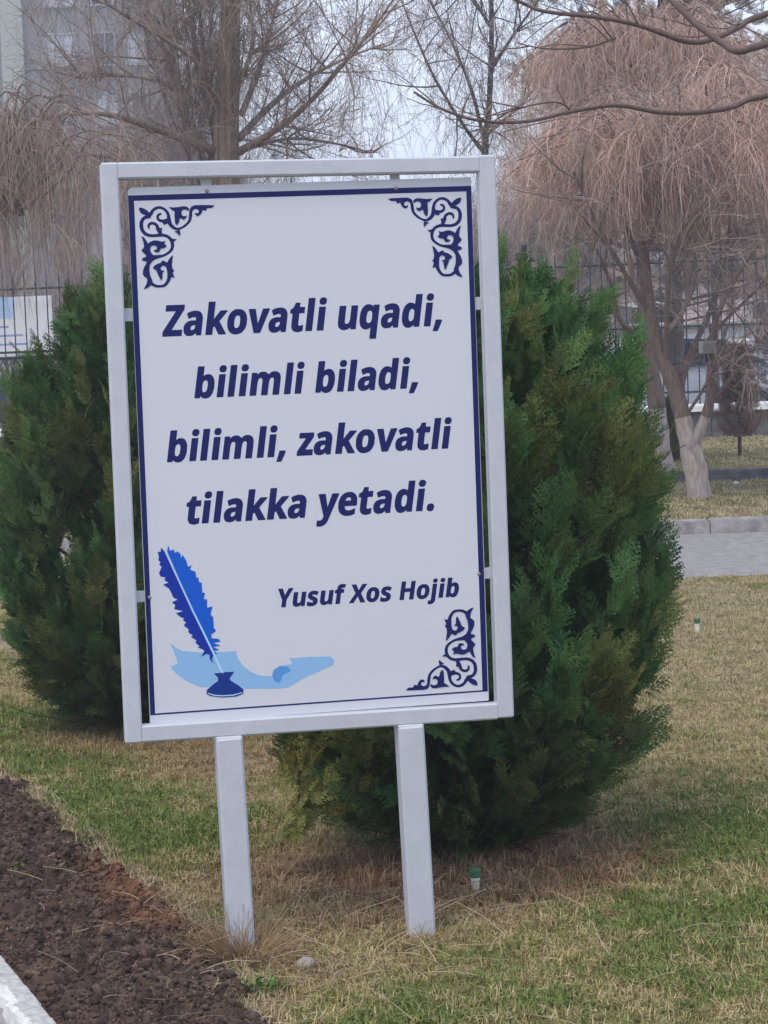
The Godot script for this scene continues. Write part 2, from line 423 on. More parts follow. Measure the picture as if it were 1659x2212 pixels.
func make_ground() -> void:
	var g := Geo.new()
	g.oquad(Vector3(-400, 0, 60), Vector3(400, 0, 60), Vector3(400, 0, -700), Vector3(-400, 0, -700), Vector3.UP)
	tag(part("ground", g, M.ground, self), "", "", "", "structure")

func slanted_box(g: Geo, x0: float, x1: float, z0: float, z1: float, y0: float, y1: float, ch := 0.0) -> void:
	# a block between two lines that run across; front z0, back z1
	var f := [Vector3(x0, 0, across(z0, x0)), Vector3(x1, 0, across(z0, x1)), Vector3(x1, 0, across(z1, x1)), Vector3(x0, 0, across(z1, x0))]
	var u0 := Vector3(0, y0, 0)
	var u1 := Vector3(0, y1 - ch, 0)
	var ut := Vector3(0, y1, 0)
	var ctr: Vector3 = (f[0] + f[2]) * 0.5
	var t := []
	for p in f: t.append(p + (ctr - p).normalized() * ch * 1.4)
	for k in 4:
		var a: Vector3 = f[k]
		var b: Vector3 = f[(k + 1) % 4]
		var ta: Vector3 = t[k]
		var tb: Vector3 = t[(k + 1) % 4]
		var out := (a + b) * 0.5 - ctr
		g.oquad(a + u0, b + u0, b + u1, a + u1, out)
		if ch > 0: g.oquad(a + u1, b + u1, tb + ut, ta + ut, out + Vector3.UP)
	g.oquad(t[0] + ut, t[1] + ut, t[2] + ut, t[3] + ut, Vector3.UP)

func make_road_and_walls() -> void:
	tag(part("road", strip(-13.37, -16.46, 0.006), M.road, self), "", "", "", "structure")
	# kerb stones along the far side of the road
	var kerb := Node3D.new()
	kerb.name = "road_kerb"
	add_child(kerb)
	tag(kerb, "", "", "", "structure")
	for k in 22:
		var x := -9.0 + k * 1.0 + 0.32
		var g := Geo.new()
		slanted_box(g, x + 0.004, x + 0.996, -16.45 + rnd(-0.006, 0.006), -16.6, -0.1, 0.105 + rnd(-0.004, 0.004), 0.012)
		part("kerb_stone", g, M.concrete, kerb)
	tag(part("verge", strip(-16.59, -21.12, 0.082), M.ground, self), "", "", "", "structure")
	var low := thing("low_stone_edging", "low dark stone edging between the two strips of dry grass beyond the road", "edging")
	for k in 26:
		var g := Geo.new()
		var x := -10.0 + k * 0.8
		slanted_box(g, x + 0.004, x + 0.796, -21.1 + rnd(-0.012, 0.012), -21.3, 0.0, 0.2 + rnd(-0.008, 0.008), 0.012)
		part("edging_stone", g, M.dark_stone, low)
	tag(part("far_lawn", strip(-21.29, -28.15, 0.19), M.ground, self), "", "", "", "structure")
	tag(part("street", strip(-28.6, -60.0, 0.03), M.road, self), "", "", "", "structure")
	# wall with white coping that carries the railing
	var w := thing("boundary_wall", "low dark boundary wall with a white coping under the iron railing", "wall")
	for k in 14:
		var g := Geo.new()
		var x := -14.0 + k * 2.0
		slanted_box(g, x + 0.003, x + 1.997, -28.13, -28.45, 0.0, 0.52)
		part("wall_panel", g, M.dark_stone, w)
		g = Geo.new()
		slanted_box(g, x + 0.003, x + 1.997, -28.07, -28.51, 0.524, 0.61, 0.015)
		part("coping", g, M.white_paint, w)

func make_fence() -> void:
	var f := thing("iron_railing", "dark iron railing of thin upright bars on the white-coped wall", "fence")
	var bar := Geo.new()
	bar.tube(PackedVector3Array([Vector3(0, 0.61, 0), Vector3(0, 2.48, 0), Vector3(0, 2.60, 0)]), PackedFloat32Array([0.008, 0.008, 0.002]), 6)
	var bm := bar.mesh()
	for k in 136:
		var x := -9.6 + k * 0.142
		var o := part("bar", bm, M.iron, f)
		o.position = Vector3(x, 0, across(-28.29, x))
		o.rotation.z = rnd(-0.006, 0.006)
	for y in [0.76, 1.12, 1.56, 2.34]:
		var g := Geo.new()
		for k in 9:
			var x := -9.7 + k * 2.2
			g.tube(PackedVector3Array([Vector3(x, y, across(-28.29, x)), Vector3(x + 2.2, y, across(-28.29, x + 2.2))]), PackedFloat32Array([0.014, 0.014]), 4)
		part("rail", g, M.iron, f)
	for k in 9:
		var x := -9.53 + k * 2.272
		var g := Geo.new()
		var z := across(-28.31, x)
		g.cbox(Vector3(x - 0.032, 0.61, z - 0.032), Vector3(x + 0.032, 2.62, z + 0.032), 0.006)
		part("fence_post", g, M.iron, f)
	# banner tied to the railing
	var b := thing("banner", "pale blue and white banner hung behind the bars of the railing", "banner", Vector3(-4.45, 1.49, across(-28.42, -4.45)), -0.08)
	var g := Geo.new()
	var im := Image.create(256, 256, false, Image.FORMAT_RGB8)
	im.fill(lin(0.74, 0.76, 0.80))
	im.fill_rect(Rect2i(0, 0, 110, 90), lin(0.45, 0.62, 0.86))
	for k in 3: im.fill_rect(Rect2i(14 + (k % 2) * 19, 120 + k * 37, 70 + (k * 37) % 90, 9), lin(0.25, 0.36, 0.62))
	var bt := mat(Color.WHITE, 0.7)
	bt.albedo_texture = ImageTexture.create_from_image(im)
	var st := SurfaceTool.new()
	st.begin(Mesh.PRIMITIVE_TRIANGLES)
	for j in 12:
		for k in 8:
			for q in [[0, 0], [1, 1], [1, 0], [0, 0], [0, 1], [1, 1]]:
				var u: float = (j + q[0]) / 12.0
				var t: float = (k + q[1]) / 8.0
				st.set_uv(Vector2(u, 1.0 - t))
				st.add_vertex(Vector3(-0.42 + u * 0.84, t * 0.76, 0.012 * sin(u * 14.0) * (0.4 + t)))
	st.generate_normals()
	part("sheet", st.commit(), bt, b)
	g.tube(PackedVector3Array([Vector3(-0.43, 0.0, 0.0), Vector3(0.43, 0.0, 0.0)]), PackedFloat32Array([0.02, 0.02]), 8)
	part("bottom_pole", g, M.iron, b)

func make_far_buildings() -> void:
	# tower block
	var wall_m := mat(Color.WHITE, 0.9, tile(61, 256, 0.02, Color(0.16, 0.145, 0.14), Color(0.23, 0.21, 0.205), 4, 0.4), 0.12)
	var pale_m := mat(lin(0.34, 0.355, 0.32), 0.85)
	var glass := mat(lin(0.045, 0.055, 0.075), 0.12)
	var bright := mat(lin(0.40, 0.42, 0.47), 0.4)
	var framem := mat(lin(0.30, 0.30, 0.31), 0.7)
	var t := thing("tower_block", "tall grey apartment tower far behind the bare trees", "building", Vector3(-16.0, 0, -112))
	var g := Geo.new()
	g.box(Vector3(-14, 0, -12), Vector3(6.05, 27, 0))
	part("wall", g, wall_m, t)
	g = Geo.new()
	g.box(Vector3(5.2, 0, -10), Vector3(6.6, 9.2, 0.6))
	part("stair_wing", g, wall_m, t)
	g = Geo.new()
	g.box(Vector3(-1.4, 0, 0.0), Vector3(-0.35, 27, 0.35))
	part("pale_pier", g, pale_m, t)
	g = Geo.new()
	g.box(Vector3(-14.3, 27, -12.3), Vector3(6.35, 27.6, 0.3))
	part("roof", g, framem, t)
	for fl in 9:
		for k in 6:
			var x: float = [-11.0, -7.5, -4.2, 0.75, 3.0, 4.7][k]
			var wd: float = [1.5, 1.5, 1.5, 1.35, 0.95, 0.7][k]
			var y := 1.4 + fl * 2.85
			var fr := Geo.new()
			for e in [[x - 0.09, x, y, y + 1.45], [x + wd, x + wd + 0.09, y, y + 1.45], [x - 0.09, x + wd + 0.09, y - 0.1, y], [x - 0.09, x + wd + 0.09, y + 1.45, y + 1.55], [x + wd * 0.52, x + wd * 0.6, y, y + 1.45]]:
				fr.box(Vector3(e[0], e[2], 0.004), Vector3(e[1], e[3], 0.12))
			var wn := part("window", fr, framem, t)
			var p := Geo.new()
			p.box(Vector3(x, y, 0.002), Vector3(x + wd, y + 1.45, 0.05))
			part("pane", p, bright if (fl * 5 + k * 3) % 4 == 0 or (k == 3 and fl in [3, 5, 6]) else glass, wn)
	# low pink house with a grey roof
	var h := thing("pink_house", "low pinkish house with a grey roof behind the railing", "house", Vector3(7.2, 0, -47), -0.05)
	var pink := mat(Color.WHITE, 0.9, tile(62, 256, 0.02, Color(0.60, 0.48, 0.44), Color(0.72, 0.60, 0.56), 4, 0.3), 0.3)
	g = Geo.new()
	g.box(Vector3(-3.4, 0, -6), Vector3(7, 3.0, 0))
	part("wall", g, pink, h)
	g = Geo.new()
	g.oquad(Vector3(-3.9, 2.9, 0.5), Vector3(7.5, 2.9, 0.5), Vector3(7.5, 4.4, -3), Vector3(-3.9, 4.4, -3), Vector3(0, 1, 1))
	g.oquad(Vector3(-3.9, 2.9, -6.5), Vector3(7.5, 2.9, -6.5), Vector3(7.5, 4.4, -3), Vector3(-3.9, 4.4, -3), Vector3(0, 1, -1))
	g.tri(Vector3(-3.4, 3, 0), Vector3(-3.4, 3, -6), Vector3(-3.4, 4.2, -3))
	g.tri(Vector3(7, 3, 0), Vector3(7, 3, -6), Vector3(7, 4.2, -3))
	part("roof", g, mat(lin(0.17, 0.15, 0.15), 0.85), h)
	for x in [-2.4, 0.4, 3.2]:
		var fr := Geo.new()
		for e in [[x - 0.08, x, 0.95, 2.1], [x + 1.2, x + 1.28, 0.95, 2.1], [x - 0.08, x + 1.28, 0.85, 0.95], [x - 0.08, x + 1.28, 2.1, 2.2], [x + 0.57, x + 0.63, 0.95, 2.1]]:
			fr.box(Vector3(e[0], e[2], 0.004), Vector3(e[1], e[3], 0.08))
		var wn := part("window", fr, mat(lin(0.7, 0.7, 0.68), 0.6), h)
		var p := Geo.new()
		p.box(Vector3(x, 0.95, 0.002), Vector3(x + 1.2, 2.1, 0.03))
		part("pane", p, glass, wn)
	# long pale wall on the far side of the street
	var lw := thing("roadside_wall", "long pale wall across the street behind the railing", "wall", Vector3(-12, 0, -50))
	for k in 7:
		g = Geo.new()
		g.cbox(Vector3(-6 + k * 3.0, 0, -0.2), Vector3(-3.02 + k * 3.0, 1.15, 0), 0.02)
		part("wall_panel", g, M.white_paint, lw)
	var kiosk := thing("white_kiosk", "white flat-roofed kiosk across the street behind the forked willow", "kiosk", Vector3(5.2, 0, -43.5))
	g = Geo.new()
	g.cbox(Vector3(-2.4, 0, -2.0), Vector3(3.4, 1.62, 0), 0.02)
	part("wall", g, M.white_paint, kiosk)
	g = Geo.new()
	g.cbox(Vector3(-2.6, 1.624, -2.2), Vector3(3.6, 1.74, 0.25), 0.02)
	part("roof", g, mat(lin(0.42, 0.40, 0.40), 0.8), kiosk)
	for x in [-1.7, 0.1, 1.9]:
		g = Geo.new()
		g.cbox(Vector3(x, 0.7, 0.003), Vector3(x + 0.9, 1.35, 0.04), 0.01)
		part("window", g, glass, kiosk)
	var pl := thing("gate_pillar", "cream plastered gate pillar just behind the railing", "pillar", Vector3(4.65, 0, -29.9))
	g = Geo.new()
	g.cbox(Vector3(-0.11, 0, -0.11), Vector3(0.11, 1.32, 0.11), 0.01)
	part("shaft", g, mat(Color.WHITE, 0.85, tile(63, 128, 0.03, Color(0.52, 0.43, 0.28), Color(0.66, 0.56, 0.40), 4, 0.3), 1.0), pl)
	g = Geo.new()
	g.cbox(Vector3(-0.13, 1.322, -0.13), Vector3(0.13, 1.38, 0.13), 0.012)
	part("cap", g, M.white_paint, pl)
	var rp := thing("rusty_post", "leaning rusty red post behind the railing", "post", Vector3(3.34, 0, -29.2), 0.0)
	g = Geo.new()
	g.cbox(Vector3(-0.035, 0, -0.035), Vector3(0.035, 1.62, 0.035), 0.006)
	part("shaft", g, mat(Color.WHITE, 0.9, tile(64, 128, 0.04, Color(0.10, 0.028, 0.018), Color(0.22, 0.07, 0.045), 4, 0.4), 2.0), rp)
	g = Geo.new()
	g.cbox(Vector3(-0.045, 1.622, -0.045), Vector3(0.045, 1.64, 0.045), 0.004)
	part("cap", g, M.iron, rp)
	rp.rotation.z = 0.13
	make_car(Vector3(4.3, 0.03, -36), 0.06, lin(0.74, 0.76, 0.80), "white parked car behind the railing near the cream pillar")
	make_car(Vector3(-7.3, 0.03, -36.5), 0.05, lin(0.03, 0.04, 0.09), "dark blue parked car behind the railing below the banner")

func make_car(at: Vector3, turn: float, col: Color, label: String) -> void:
	var c := thing("parked_car", label, "car", at, turn, "cars parked beyond the railing")
	var paint := mat(col, 0.3)
	paint.clearcoat_enabled = true
	paint.clearcoat = 0.6
	var glass := mat(lin(0.03, 0.035, 0.045), 0.08)
	var rub := mat(lin(0.02, 0.02, 0.02), 0.9)
	# body: side outline lofted across the width, narrower towards the roof
	var prof := [Vector2(-2.1, 0.32), Vector2(-2.12, 0.62), Vector2(-2.0, 0.78), Vector2(-1.1, 0.92), Vector2(-0.45, 1.38), Vector2(0.2, 1.46), Vector2(1.05, 1.42), Vector2(1.75, 0.98), Vector2(2.08, 0.9), Vector2(2.12, 0.55), Vector2(2.05, 0.32)]
	var g := Geo.new()
	var hw := func(p: Vector2) -> float: return 0.84 if p.y < 0.95 else 0.84 - (p.y - 0.95) * 0.42
	for k in prof.size():
		var p: Vector2 = prof[k]
		var q: Vector2 = prof[(k + 1) % prof.size()]
		var a: float = hw.call(p)
		var b: float = hw.call(q)
		var mid := (p + q) * 0.5 - Vector2(0, 0.7)
		g.oquad(Vector3(p.x, p.y, -a), Vector3(q.x, q.y, -b), Vector3(q.x, q.y, b), Vector3(p.x, p.y, a), Vector3(mid.x, mid.y, 0))
		for s in [-1.0, 1.0]:
			var ctr := Vector3(0, 0.7, 0.84 * s)
			var p1 := Vector3(p.x, p.y, a * s)
			var q1 := Vector3(q.x, q.y, b * s)
			if (q1 - ctr).cross(p1 - ctr).z * s > 0: g.tri(ctr, p1, q1)
			else: g.tri(ctr, q1, p1)
	part("body", g, paint, c)
	for s in [-1.0, 1.0]:
		for w in [[[-0.98, 0.96], [-0.42, 1.33], [0.2, 1.39], [0.2, 0.96]], [[0.28, 0.96], [0.28, 1.39], [1.0, 1.35], [1.55, 0.98]]]:
			g = Geo.new()
			var q := []
			for e in w: q.append(Vector3(e[0], e[1], s * (0.852 - maxf(e[1] - 0.95, 0) * 0.42)))
			g.oquad(q[0], q[1], q[2], q[3], Vector3(0, 0, s))
			part("window", g, glass, c)
		g = Geo.new()
		g.cbox(Vector3(-2.14, 0.62, s * 0.62 - 0.15), Vector3(-2.05, 0.74, s * 0.62 + 0.15), 0.02)
		part("headlight", g, mat(lin(0.8, 0.8, 0.8), 0.15), c)
		for x in [-1.3, 1.35]:
			var wh := Geo.new()
			wh.lathe([Vector2(0.2, -0.09), Vector2(0.3, -0.09), Vector2(0.32, -0.06), Vector2(0.32, 0.06), Vector2(0.3, 0.09), Vector2(0.2, 0.09)], 20)
			var o := part("wheel", wh, rub, c)
			o.position = Vector3(x, 0.32, s * 0.79)
			o.rotation.x = PI / 2
			var rim := Geo.new()
			rim.lathe([Vector2(0.001, 0.05), Vector2(0.06, 0.085), Vector2(0.205, 0.07), Vector2(0.205, -0.07), Vector2(0.06, -0.085), Vector2(0.001, -0.05)], 16)
			part("rim", rim, mat(lin(0.5, 0.5, 0.52), 0.35), o)

# ---------------------------------------------------------------- plants
func leaf_blade(g: Geo, a: Vector3, b: Vector3, w: float, nrm: Vector3, col: Color) -> void:
	var d := b - a
	var s := d.cross(nrm).normalized() * w * 0.5
	var m := a + d * 0.45
	var k := g.v.size()
	for p in [a, m + s, b, m - s]:
		g.v.append(p); g.n.append(nrm); g.c.append(col)
	g.i.append_array(PackedInt32Array([k, k + 2, k + 1, k, k + 3, k + 2]))

func make_spray(s: int) -> ArrayMesh:
	rng.seed = 900 + s
	var g := Geo.new()
	var L := 0.15
	var bend := rnd(-0.25, 0.25)
	var at := func(x: float, y: float) -> Vector3: return Vector3(x, y, bend * y * y / L + 0.12 * absf(x) + 0.003 * sin(y * 90.0 + s))
	var steps := 13
	for k in steps:
		var t := (k + 0.4) / steps
		var y := t * L
		g_rhomb(g, at.call(0.0, y - 0.004), at.call(rnd(-0.002, 0.002), y + 0.016), 0.0048)
		for sd in [-1.0, 1.0]:
			if rng.randf() < 0.1: continue
			var an := rnd(0.55, 0.85)
			var l := (0.062 * pow(1.0 - t, 0.75) + 0.012) * rnd(0.7, 1.15)
			var dx: float = sin(an) * sd
			var dy := cos(an)
			var bx := 0.0
			var by := y + rnd(-0.003, 0.003)
			g_rhomb(g, at.call(bx, by), at.call(bx + dx * l * 0.55, by + dy * l * 0.5), 0.0052)
			g_rhomb(g, at.call(bx + dx * l * 0.5, by + dy * l * 0.45), at.call(bx + dx * l, by + dy * l * 1.1), 0.0054)
			var q := int(l / 0.011)
			for j in q:
				var u := (j + 0.6) / q
				var px := bx + dx * l * u
				var py := by + dy * l * u
				for e in [-1.0, 1.0]:
					var a2: float = atan2(dx, dy) + e * rnd(0.5, 0.8)
					var l2 := l * rnd(0.2, 0.34) * (1.15 - u * 0.6)
					g_rhomb(g, at.call(px, py), at.call(px + sin(a2) * l2, py + cos(a2) * l2), 0.0046)
	return g.mesh()

func g_rhomb(g: Geo, a: Vector3, b: Vector3, w: float) -> void:
	var f := rnd(0.75, 1.2)
	var nrm := Vector3(rnd(-0.45, 0.45), rnd(-0.3, 0.3), 1.0).normalized()
	leaf_blade(g, a, b, w, nrm, Color(f, f * rnd(0.95, 1.05), f * rnd(0.9, 1.0)))

func wavy(a: Vector3, d: Vector3, l: float, n: int, grav: float, wob: float) -> PackedVector3Array:
	var o := PackedVector3Array([a])
	var p := a
	for k in n:
		d = (d + Vector3(0, grav, 0) + rdir() * wob).normalized()
		p += d * (l / n)
		o.append(p)
	return o

# a bundle of hanging willow threads, top at the origin, about one metre long
func make_strand(s: int) -> ArrayMesh:
	rng.seed = 1900 + s
	var g := Geo.new()
	var main := wavy(Vector3.ZERO, Vector3(rnd(-0.6, 0.6), 0.25, rnd(-0.6, 0.6)), 1.15, 9, -0.55, 0.12)
	g.tube(main, taper(main.size(), 0.0029, 0.0013), 3)
	for k in 8:
		var q := 1 + rng.randi() % 6
		var f := rnd(0.7, 1.25)
		var p := wavy(main[q], Vector3(rnd(-1, 1), rnd(-0.5, 0.35), rnd(-1, 1)), rnd(0.3, 0.75), 5, -0.5, 0.16)
		g.tube(p, taper(p.size(), 0.0021, 0.0010), 3, Color(f, f, f))
	return g.mesh()

# a fan of bare twigs growing along +y, about 0.6 m long
func make_twig(s: int) -> ArrayMesh:
	rng.seed = 2900 + s
	var g := Geo.new()
	var main := wavy(Vector3.ZERO, Vector3(rnd(-0.2, 0.2), 1, rnd(-0.2, 0.2)), 0.6, 6, 0.03, 0.16)
	g.tube(main, taper(main.size(), 0.0042, 0.0013), 3)
	for k in 9:
		var q := rng.randi() % 6
		var d := (main[q + 1] - main[q]).normalized() * 0.7 + rdir() * 0.75
		var p := wavy(main[q], d.normalized(), rnd(0.15, 0.36), 4, 0.04, 0.2)
		var f := rnd(0.75, 1.2)
		g.tube(p, taper(p.size(), 0.0026, 0.0011), 3, Color(f, f, f))
		if k % 2 == 0:
			var p2 := wavy(p[2], (p[2] - p[1]).normalized() + rdir() * 0.7, rnd(0.08, 0.18), 3, 0.0, 0.2)
			g.tube(p2, taper(p2.size(), 0.0018, 0.001), 3, Color(f, f, f))
	return g.mesh()

func make_meshes() -> void:
	for s in 5: spray_meshes.append(make_spray(s))
	for s in 6: strand_meshes.append(make_strand(s))
	for s in 6: twig_meshes.append(make_twig(s))

func aim(d: Vector3, roll: float, sc: Vector3) -> Basis:
	var y := d.normalized()
	var x := y.cross(Vector3(0.31, 0.17, 0.93)).normalized()
	var z := x.cross(y)
	var b := Basis(x, y, z)
	b = Basis(y, roll) * b
	return b * Basis.from_scale(sc)

func scatter_parts(called: String, meshes: Array, m: Material, xf: Array, cols: Array, parent: Node) -> void:
	for s in meshes.size():
		var a := []
		var c := []
		for k in range(s, xf.size(), meshes.size()):
			a.append(xf[k]); c.append(cols[k])
		if a.size(): many(called, meshes[s], m, a, c, parent)

func profile(t: float) -> float:
	var p := [[0.0, 0.15], [0.035, 0.30], [0.08, 0.56], [0.145, 0.78], [0.26, 0.94], [0.37, 0.96], [0.48, 0.98], [0.6, 0.99], [0.7, 0.91], [0.78, 0.84], [0.845, 0.73], [0.92, 0.60], [0.97, 0.45], [1.0, 0.26]]
	for k in p.size() - 1:
		if t <= p[k + 1][0]: return lerpf(p[k][1], p[k + 1][1], (t - p[k][0]) / (p[k + 1][0] - p[k][0]))
	return 0.1

func make_arborvitae(at: Vector3, H: float, R: float, s: int, label: String, lean: Vector3, tone: float) -> void:
	var t := thing("arborvitae", label, "shrub", at)
	rng.seed = 5000 + s
	var nz := noise(s, 1.1, 3)
	var xf := []
	var cols := []
	var stems := Geo.new()
	var trunk := PackedVector3Array([Vector3(0, -0.02, 0), Vector3(0.01, 0.2, 0), lean * 0.4 + Vector3(0, H * 0.4, 0), lean * 0.8 + Vector3(0, H * 0.75, 0)])
	stems.tube(smooth3(trunk, 4), taper(13, 0.045, 0.012), 8, Color(0.16, 0.10, 0.075))
	# a few low branches turned yellow-green under the sign
	var low_yellow := {60: Vector3(-0.40, 0.36, 0.30), 61: Vector3(-0.32, 0.42, 0.38), 62: Vector3(-0.45, 0.27, 0.24), 63: Vector3(-0.36, 0.25, 0.36)} if s == 11 else {}
	for c in 500:
		var h := H * (1.0 - pow(rng.randf(), 0.8) * 0.96)
		if c < 44: h = H * rnd(0.05, 0.2)
		var an := TAU * c * 0.381966 + rnd(-0.25, 0.25)
		var out := Vector3(cos(an), 0, sin(an))
		var rr := R * profile(h / H) * (1.0 + 0.13 * nz.get_noise_3d(out.x * 1.6 + s, h * 1.4, out.z * 1.6)) * rnd(0.9, 1.03)
		var depth := 1.0 if c % 5 else rnd(0.55, 0.8)
		var tip := lean * (h / H) + Vector3(0, h, 0) + out * rr * depth
		var low := 1.0 - smoothstep(0.08, 0.4, h / H)
		var gd := (out * (0.42 + low * 0.55) + Vector3.UP * (1.0 - low * 0.6) + rdir() * 0.2).normalized()
		var root := lean * (h / H) * 0.7 + Vector3(0, maxf(h - rr * (0.9 - low * 0.75), 0.04), 0)
		var mid := root.lerp(tip, 0.5) + Vector3(0, -0.03, 0)
		if c % 3 == 0: stems.tube(smooth3(PackedVector3Array([root, mid, tip - gd * 0.05]), 3), taper(7, 0.011, 0.003), 4, Color(0.15, 0.095, 0.07))
		# some branches are yellowed by winter, at random
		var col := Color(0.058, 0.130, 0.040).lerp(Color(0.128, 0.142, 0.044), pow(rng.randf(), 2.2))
		if low_yellow.has(c): 
			tip = low_yellow[c]
			col = Color(0.165, 0.17, 0.045)
		var big := rnd(0.75, 1.05) * (0.82 if h > H * 0.8 else 1.0)
		for j in 13:
			var u := rnd(-0.17, 0.05)
			var side := rdir() * rnd(0.015, 0.06) * big
			var p := tip + gd * u * big + side
			if p.y < 0.05: p.y = rnd(0.05, 0.12)
			var d := (gd + side.normalized() * 0.4 + rdir() * 0.2).normalized()
			var roll := rnd(0, TAU)
			var sc := rnd(0.6, 1.0) * big
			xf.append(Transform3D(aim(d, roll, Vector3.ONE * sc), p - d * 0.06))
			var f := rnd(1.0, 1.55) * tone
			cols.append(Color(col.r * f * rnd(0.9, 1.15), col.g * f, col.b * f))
	# the dense inside of the crown
	for c in 900:
		var h := H * rnd(0.06, 0.93)
		var an := rnd(0, TAU)
		var p := lean * (h / H) + Vector3(cos(an), 0, sin(an)) * R * profile(h / H) * rnd(0.15, 0.72) + Vector3(0, h, 0)
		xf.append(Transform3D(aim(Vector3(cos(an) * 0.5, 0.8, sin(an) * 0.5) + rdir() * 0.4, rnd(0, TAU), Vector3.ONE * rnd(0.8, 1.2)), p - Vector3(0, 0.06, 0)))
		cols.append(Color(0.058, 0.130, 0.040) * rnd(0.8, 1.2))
	# dead, bare twigs under the skirt
	for c in 70:
		var an := rnd(0, TAU)
		var p := wavy(Vector3(cos(an), 0, sin(an)) * rnd(0.02, 0.2) + Vector3(0, rnd(0.0, 0.06), 0), Vector3(cos(an), rnd(0.1, 0.9), sin(an)), rnd(0.15, 0.42), 5, 0.0, 0.22)
		stems.tube(p, taper(6, 0.004, 0.0015), 3, Color(0.16, 0.09, 0.06))
	part("trunk", stems, M.bark, t)
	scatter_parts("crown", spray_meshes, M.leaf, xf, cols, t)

# children along a limb: side branches in the limb's mesh, twigs and hanging threads as instances
func dress(g: Geo, path: PackedVector3Array, r: float, count: int, len0: float, len1: float, up: float, hang: float, tw: Array, tc: Array, sw: Array, sc: Array, bark: Color, tcol: Color, from := 0.2, per := 6) -> void:
	for k in count:
		var u := rnd(from, 0.99) * (path.size() - 1)
		var q := int(u)
		var p := path[q].lerp(path[q + 1], u - q)
		var tan := (path[q + 1] - path[q]).normalized()
		var d := (tan * rnd(0.2, 0.9) + rdir() * 0.85 + Vector3(0, up, 0)).normalized()
		var l := rnd(len0, len1)
		var b := wavy(p, d, l, 6, up * 0.12, 0.17)
		g.tube(b, taper(7, minf(r * 0.5, 0.014) * rnd(0.6, 1.0), 0.0028), 4, bark)
		for j in per:
			var e := 1 + rng.randi() % 5
			var f := rnd(0.7, 1.35)
			var col := Color(tcol.r * f, tcol.g * f, tcol.b * f)
			if rng.randf() < hang:
				var s := rnd(0.6, 1.3) * l
				sw.append(Transform3D(Basis(Vector3.UP, rnd(0, TAU)) * Basis.from_scale(Vector3(1, s, 1)), b[e])); sc.append(col)
			else:
				var d2 := ((b[e + 1] - b[e]).normalized() + rdir() * 0.8 + Vector3(0, up * 0.5, 0)).normalized()
				tw.append(Transform3D(aim(d2, rnd(0, TAU), Vector3.ONE * rnd(0.6, 1.15)), b[e])); tc.append(col)

func make_center_tree() -> void:
	rng.seed = 77
	var L: Array = LIMBS.center
	var t := thing("bare_willow", "big bare willow with a ridged brown trunk and arching limbs rising behind the sign", "tree", Vector3(0, 0, 0))
	var base := Vector3(L[0][0], 0, L[0][2])
	t.position = base
	var bark := Color(0.34, 0.255, 0.205)
	var tcol := Color(0.30, 0.235, 0.20)
	var tw := []; var tc := []; var sw := []; var sc := []
	var trunk := Geo.new()
	var limbs := Geo.new()
	for k in L.size():
		var p := v3(L[k])
		for j in p.size(): p[j] -= base
		p = smooth3(p, 5)
		if k == 0:
			trunk.tube(p, taper(p.size(), 0.17, 0.075), 14, bark, 0.10)
			# ridged stems grown together along the trunk
			for e in 11:
				var an := TAU * e / 11 + rnd(0.0, 0.4)
				var rp := PackedVector3Array()
				for j in p.size(): rp.append(p[j] + Vector3(cos(an + j * 0.03), 0, sin(an + j * 0.03)) * lerpf(0.14, 0.06, float(j) / p.size()))
				trunk.tube(rp, taper(p.size(), rnd(0.02, 0.045), rnd(0.015, 0.035)), 6, bark * rnd(0.7, 1.6))
		else:
			var r: float = [0.0, 0.052, 0.034, 0.04, 0.042, 0.036, 0.036, 0.03, 0.034, 0.026, 0.024][k]
			limbs.tube(p, taper(p.size(), r, 0.008), 7, bark * rnd(0.75, 1.0), 0.06)
			dress(limbs, p, r, 17, 0.35, 1.1, 0.25, 0.3, tw, tc, sw, sc, bark * 0.9, tcol, 0.12, 5)
	# straight shoots and hanging threads close to the trunk
	for e in 11:
		var h := rnd(2.6, 4.2)
		var p := wavy(Vector3(rnd(-0.14, 0.14), h, rnd(-0.14, 0.14)), Vector3(rnd(-0.45, 0.45), 1, rnd(-0.4, 0.4)).normalized(), rnd(1.4, 2.6), 9, 0.10, 0.06)
		limbs.tube(p, taper(p.size(), rnd(0.012, 0.026), 0.006), 6, bark * rnd(0.5, 1.05))
		dress(limbs, p, 0.018, 8, 0.25, 0.7, 0.3, 0.3, tw, tc, sw, sc, bark * 0.85, tcol, 0.2, 4)
	for e in 60:
		var h := rnd(3.3, 5.4)
		var an := rnd(0, TAU)
		sw.append(Transform3D(Basis(Vector3.UP, rnd(0, TAU)) * Basis.from_scale(Vector3(0.5, rnd(0.6, 1.3), 0.5)), Vector3(cos(an) * 0.13 + 0.02, h, sin(an) * 0.13)))
		sc.append(tcol * rnd(0.6, 1.6))
	part("trunk", trunk, M.bark, t)
	part("limbs", limbs, M.bark, t)
	scatter_parts("crown", twig_meshes, M.twig, tw, tc, t)
	scatter_parts("hanging_twigs", strand_meshes, M.twig, sw, sc, t)

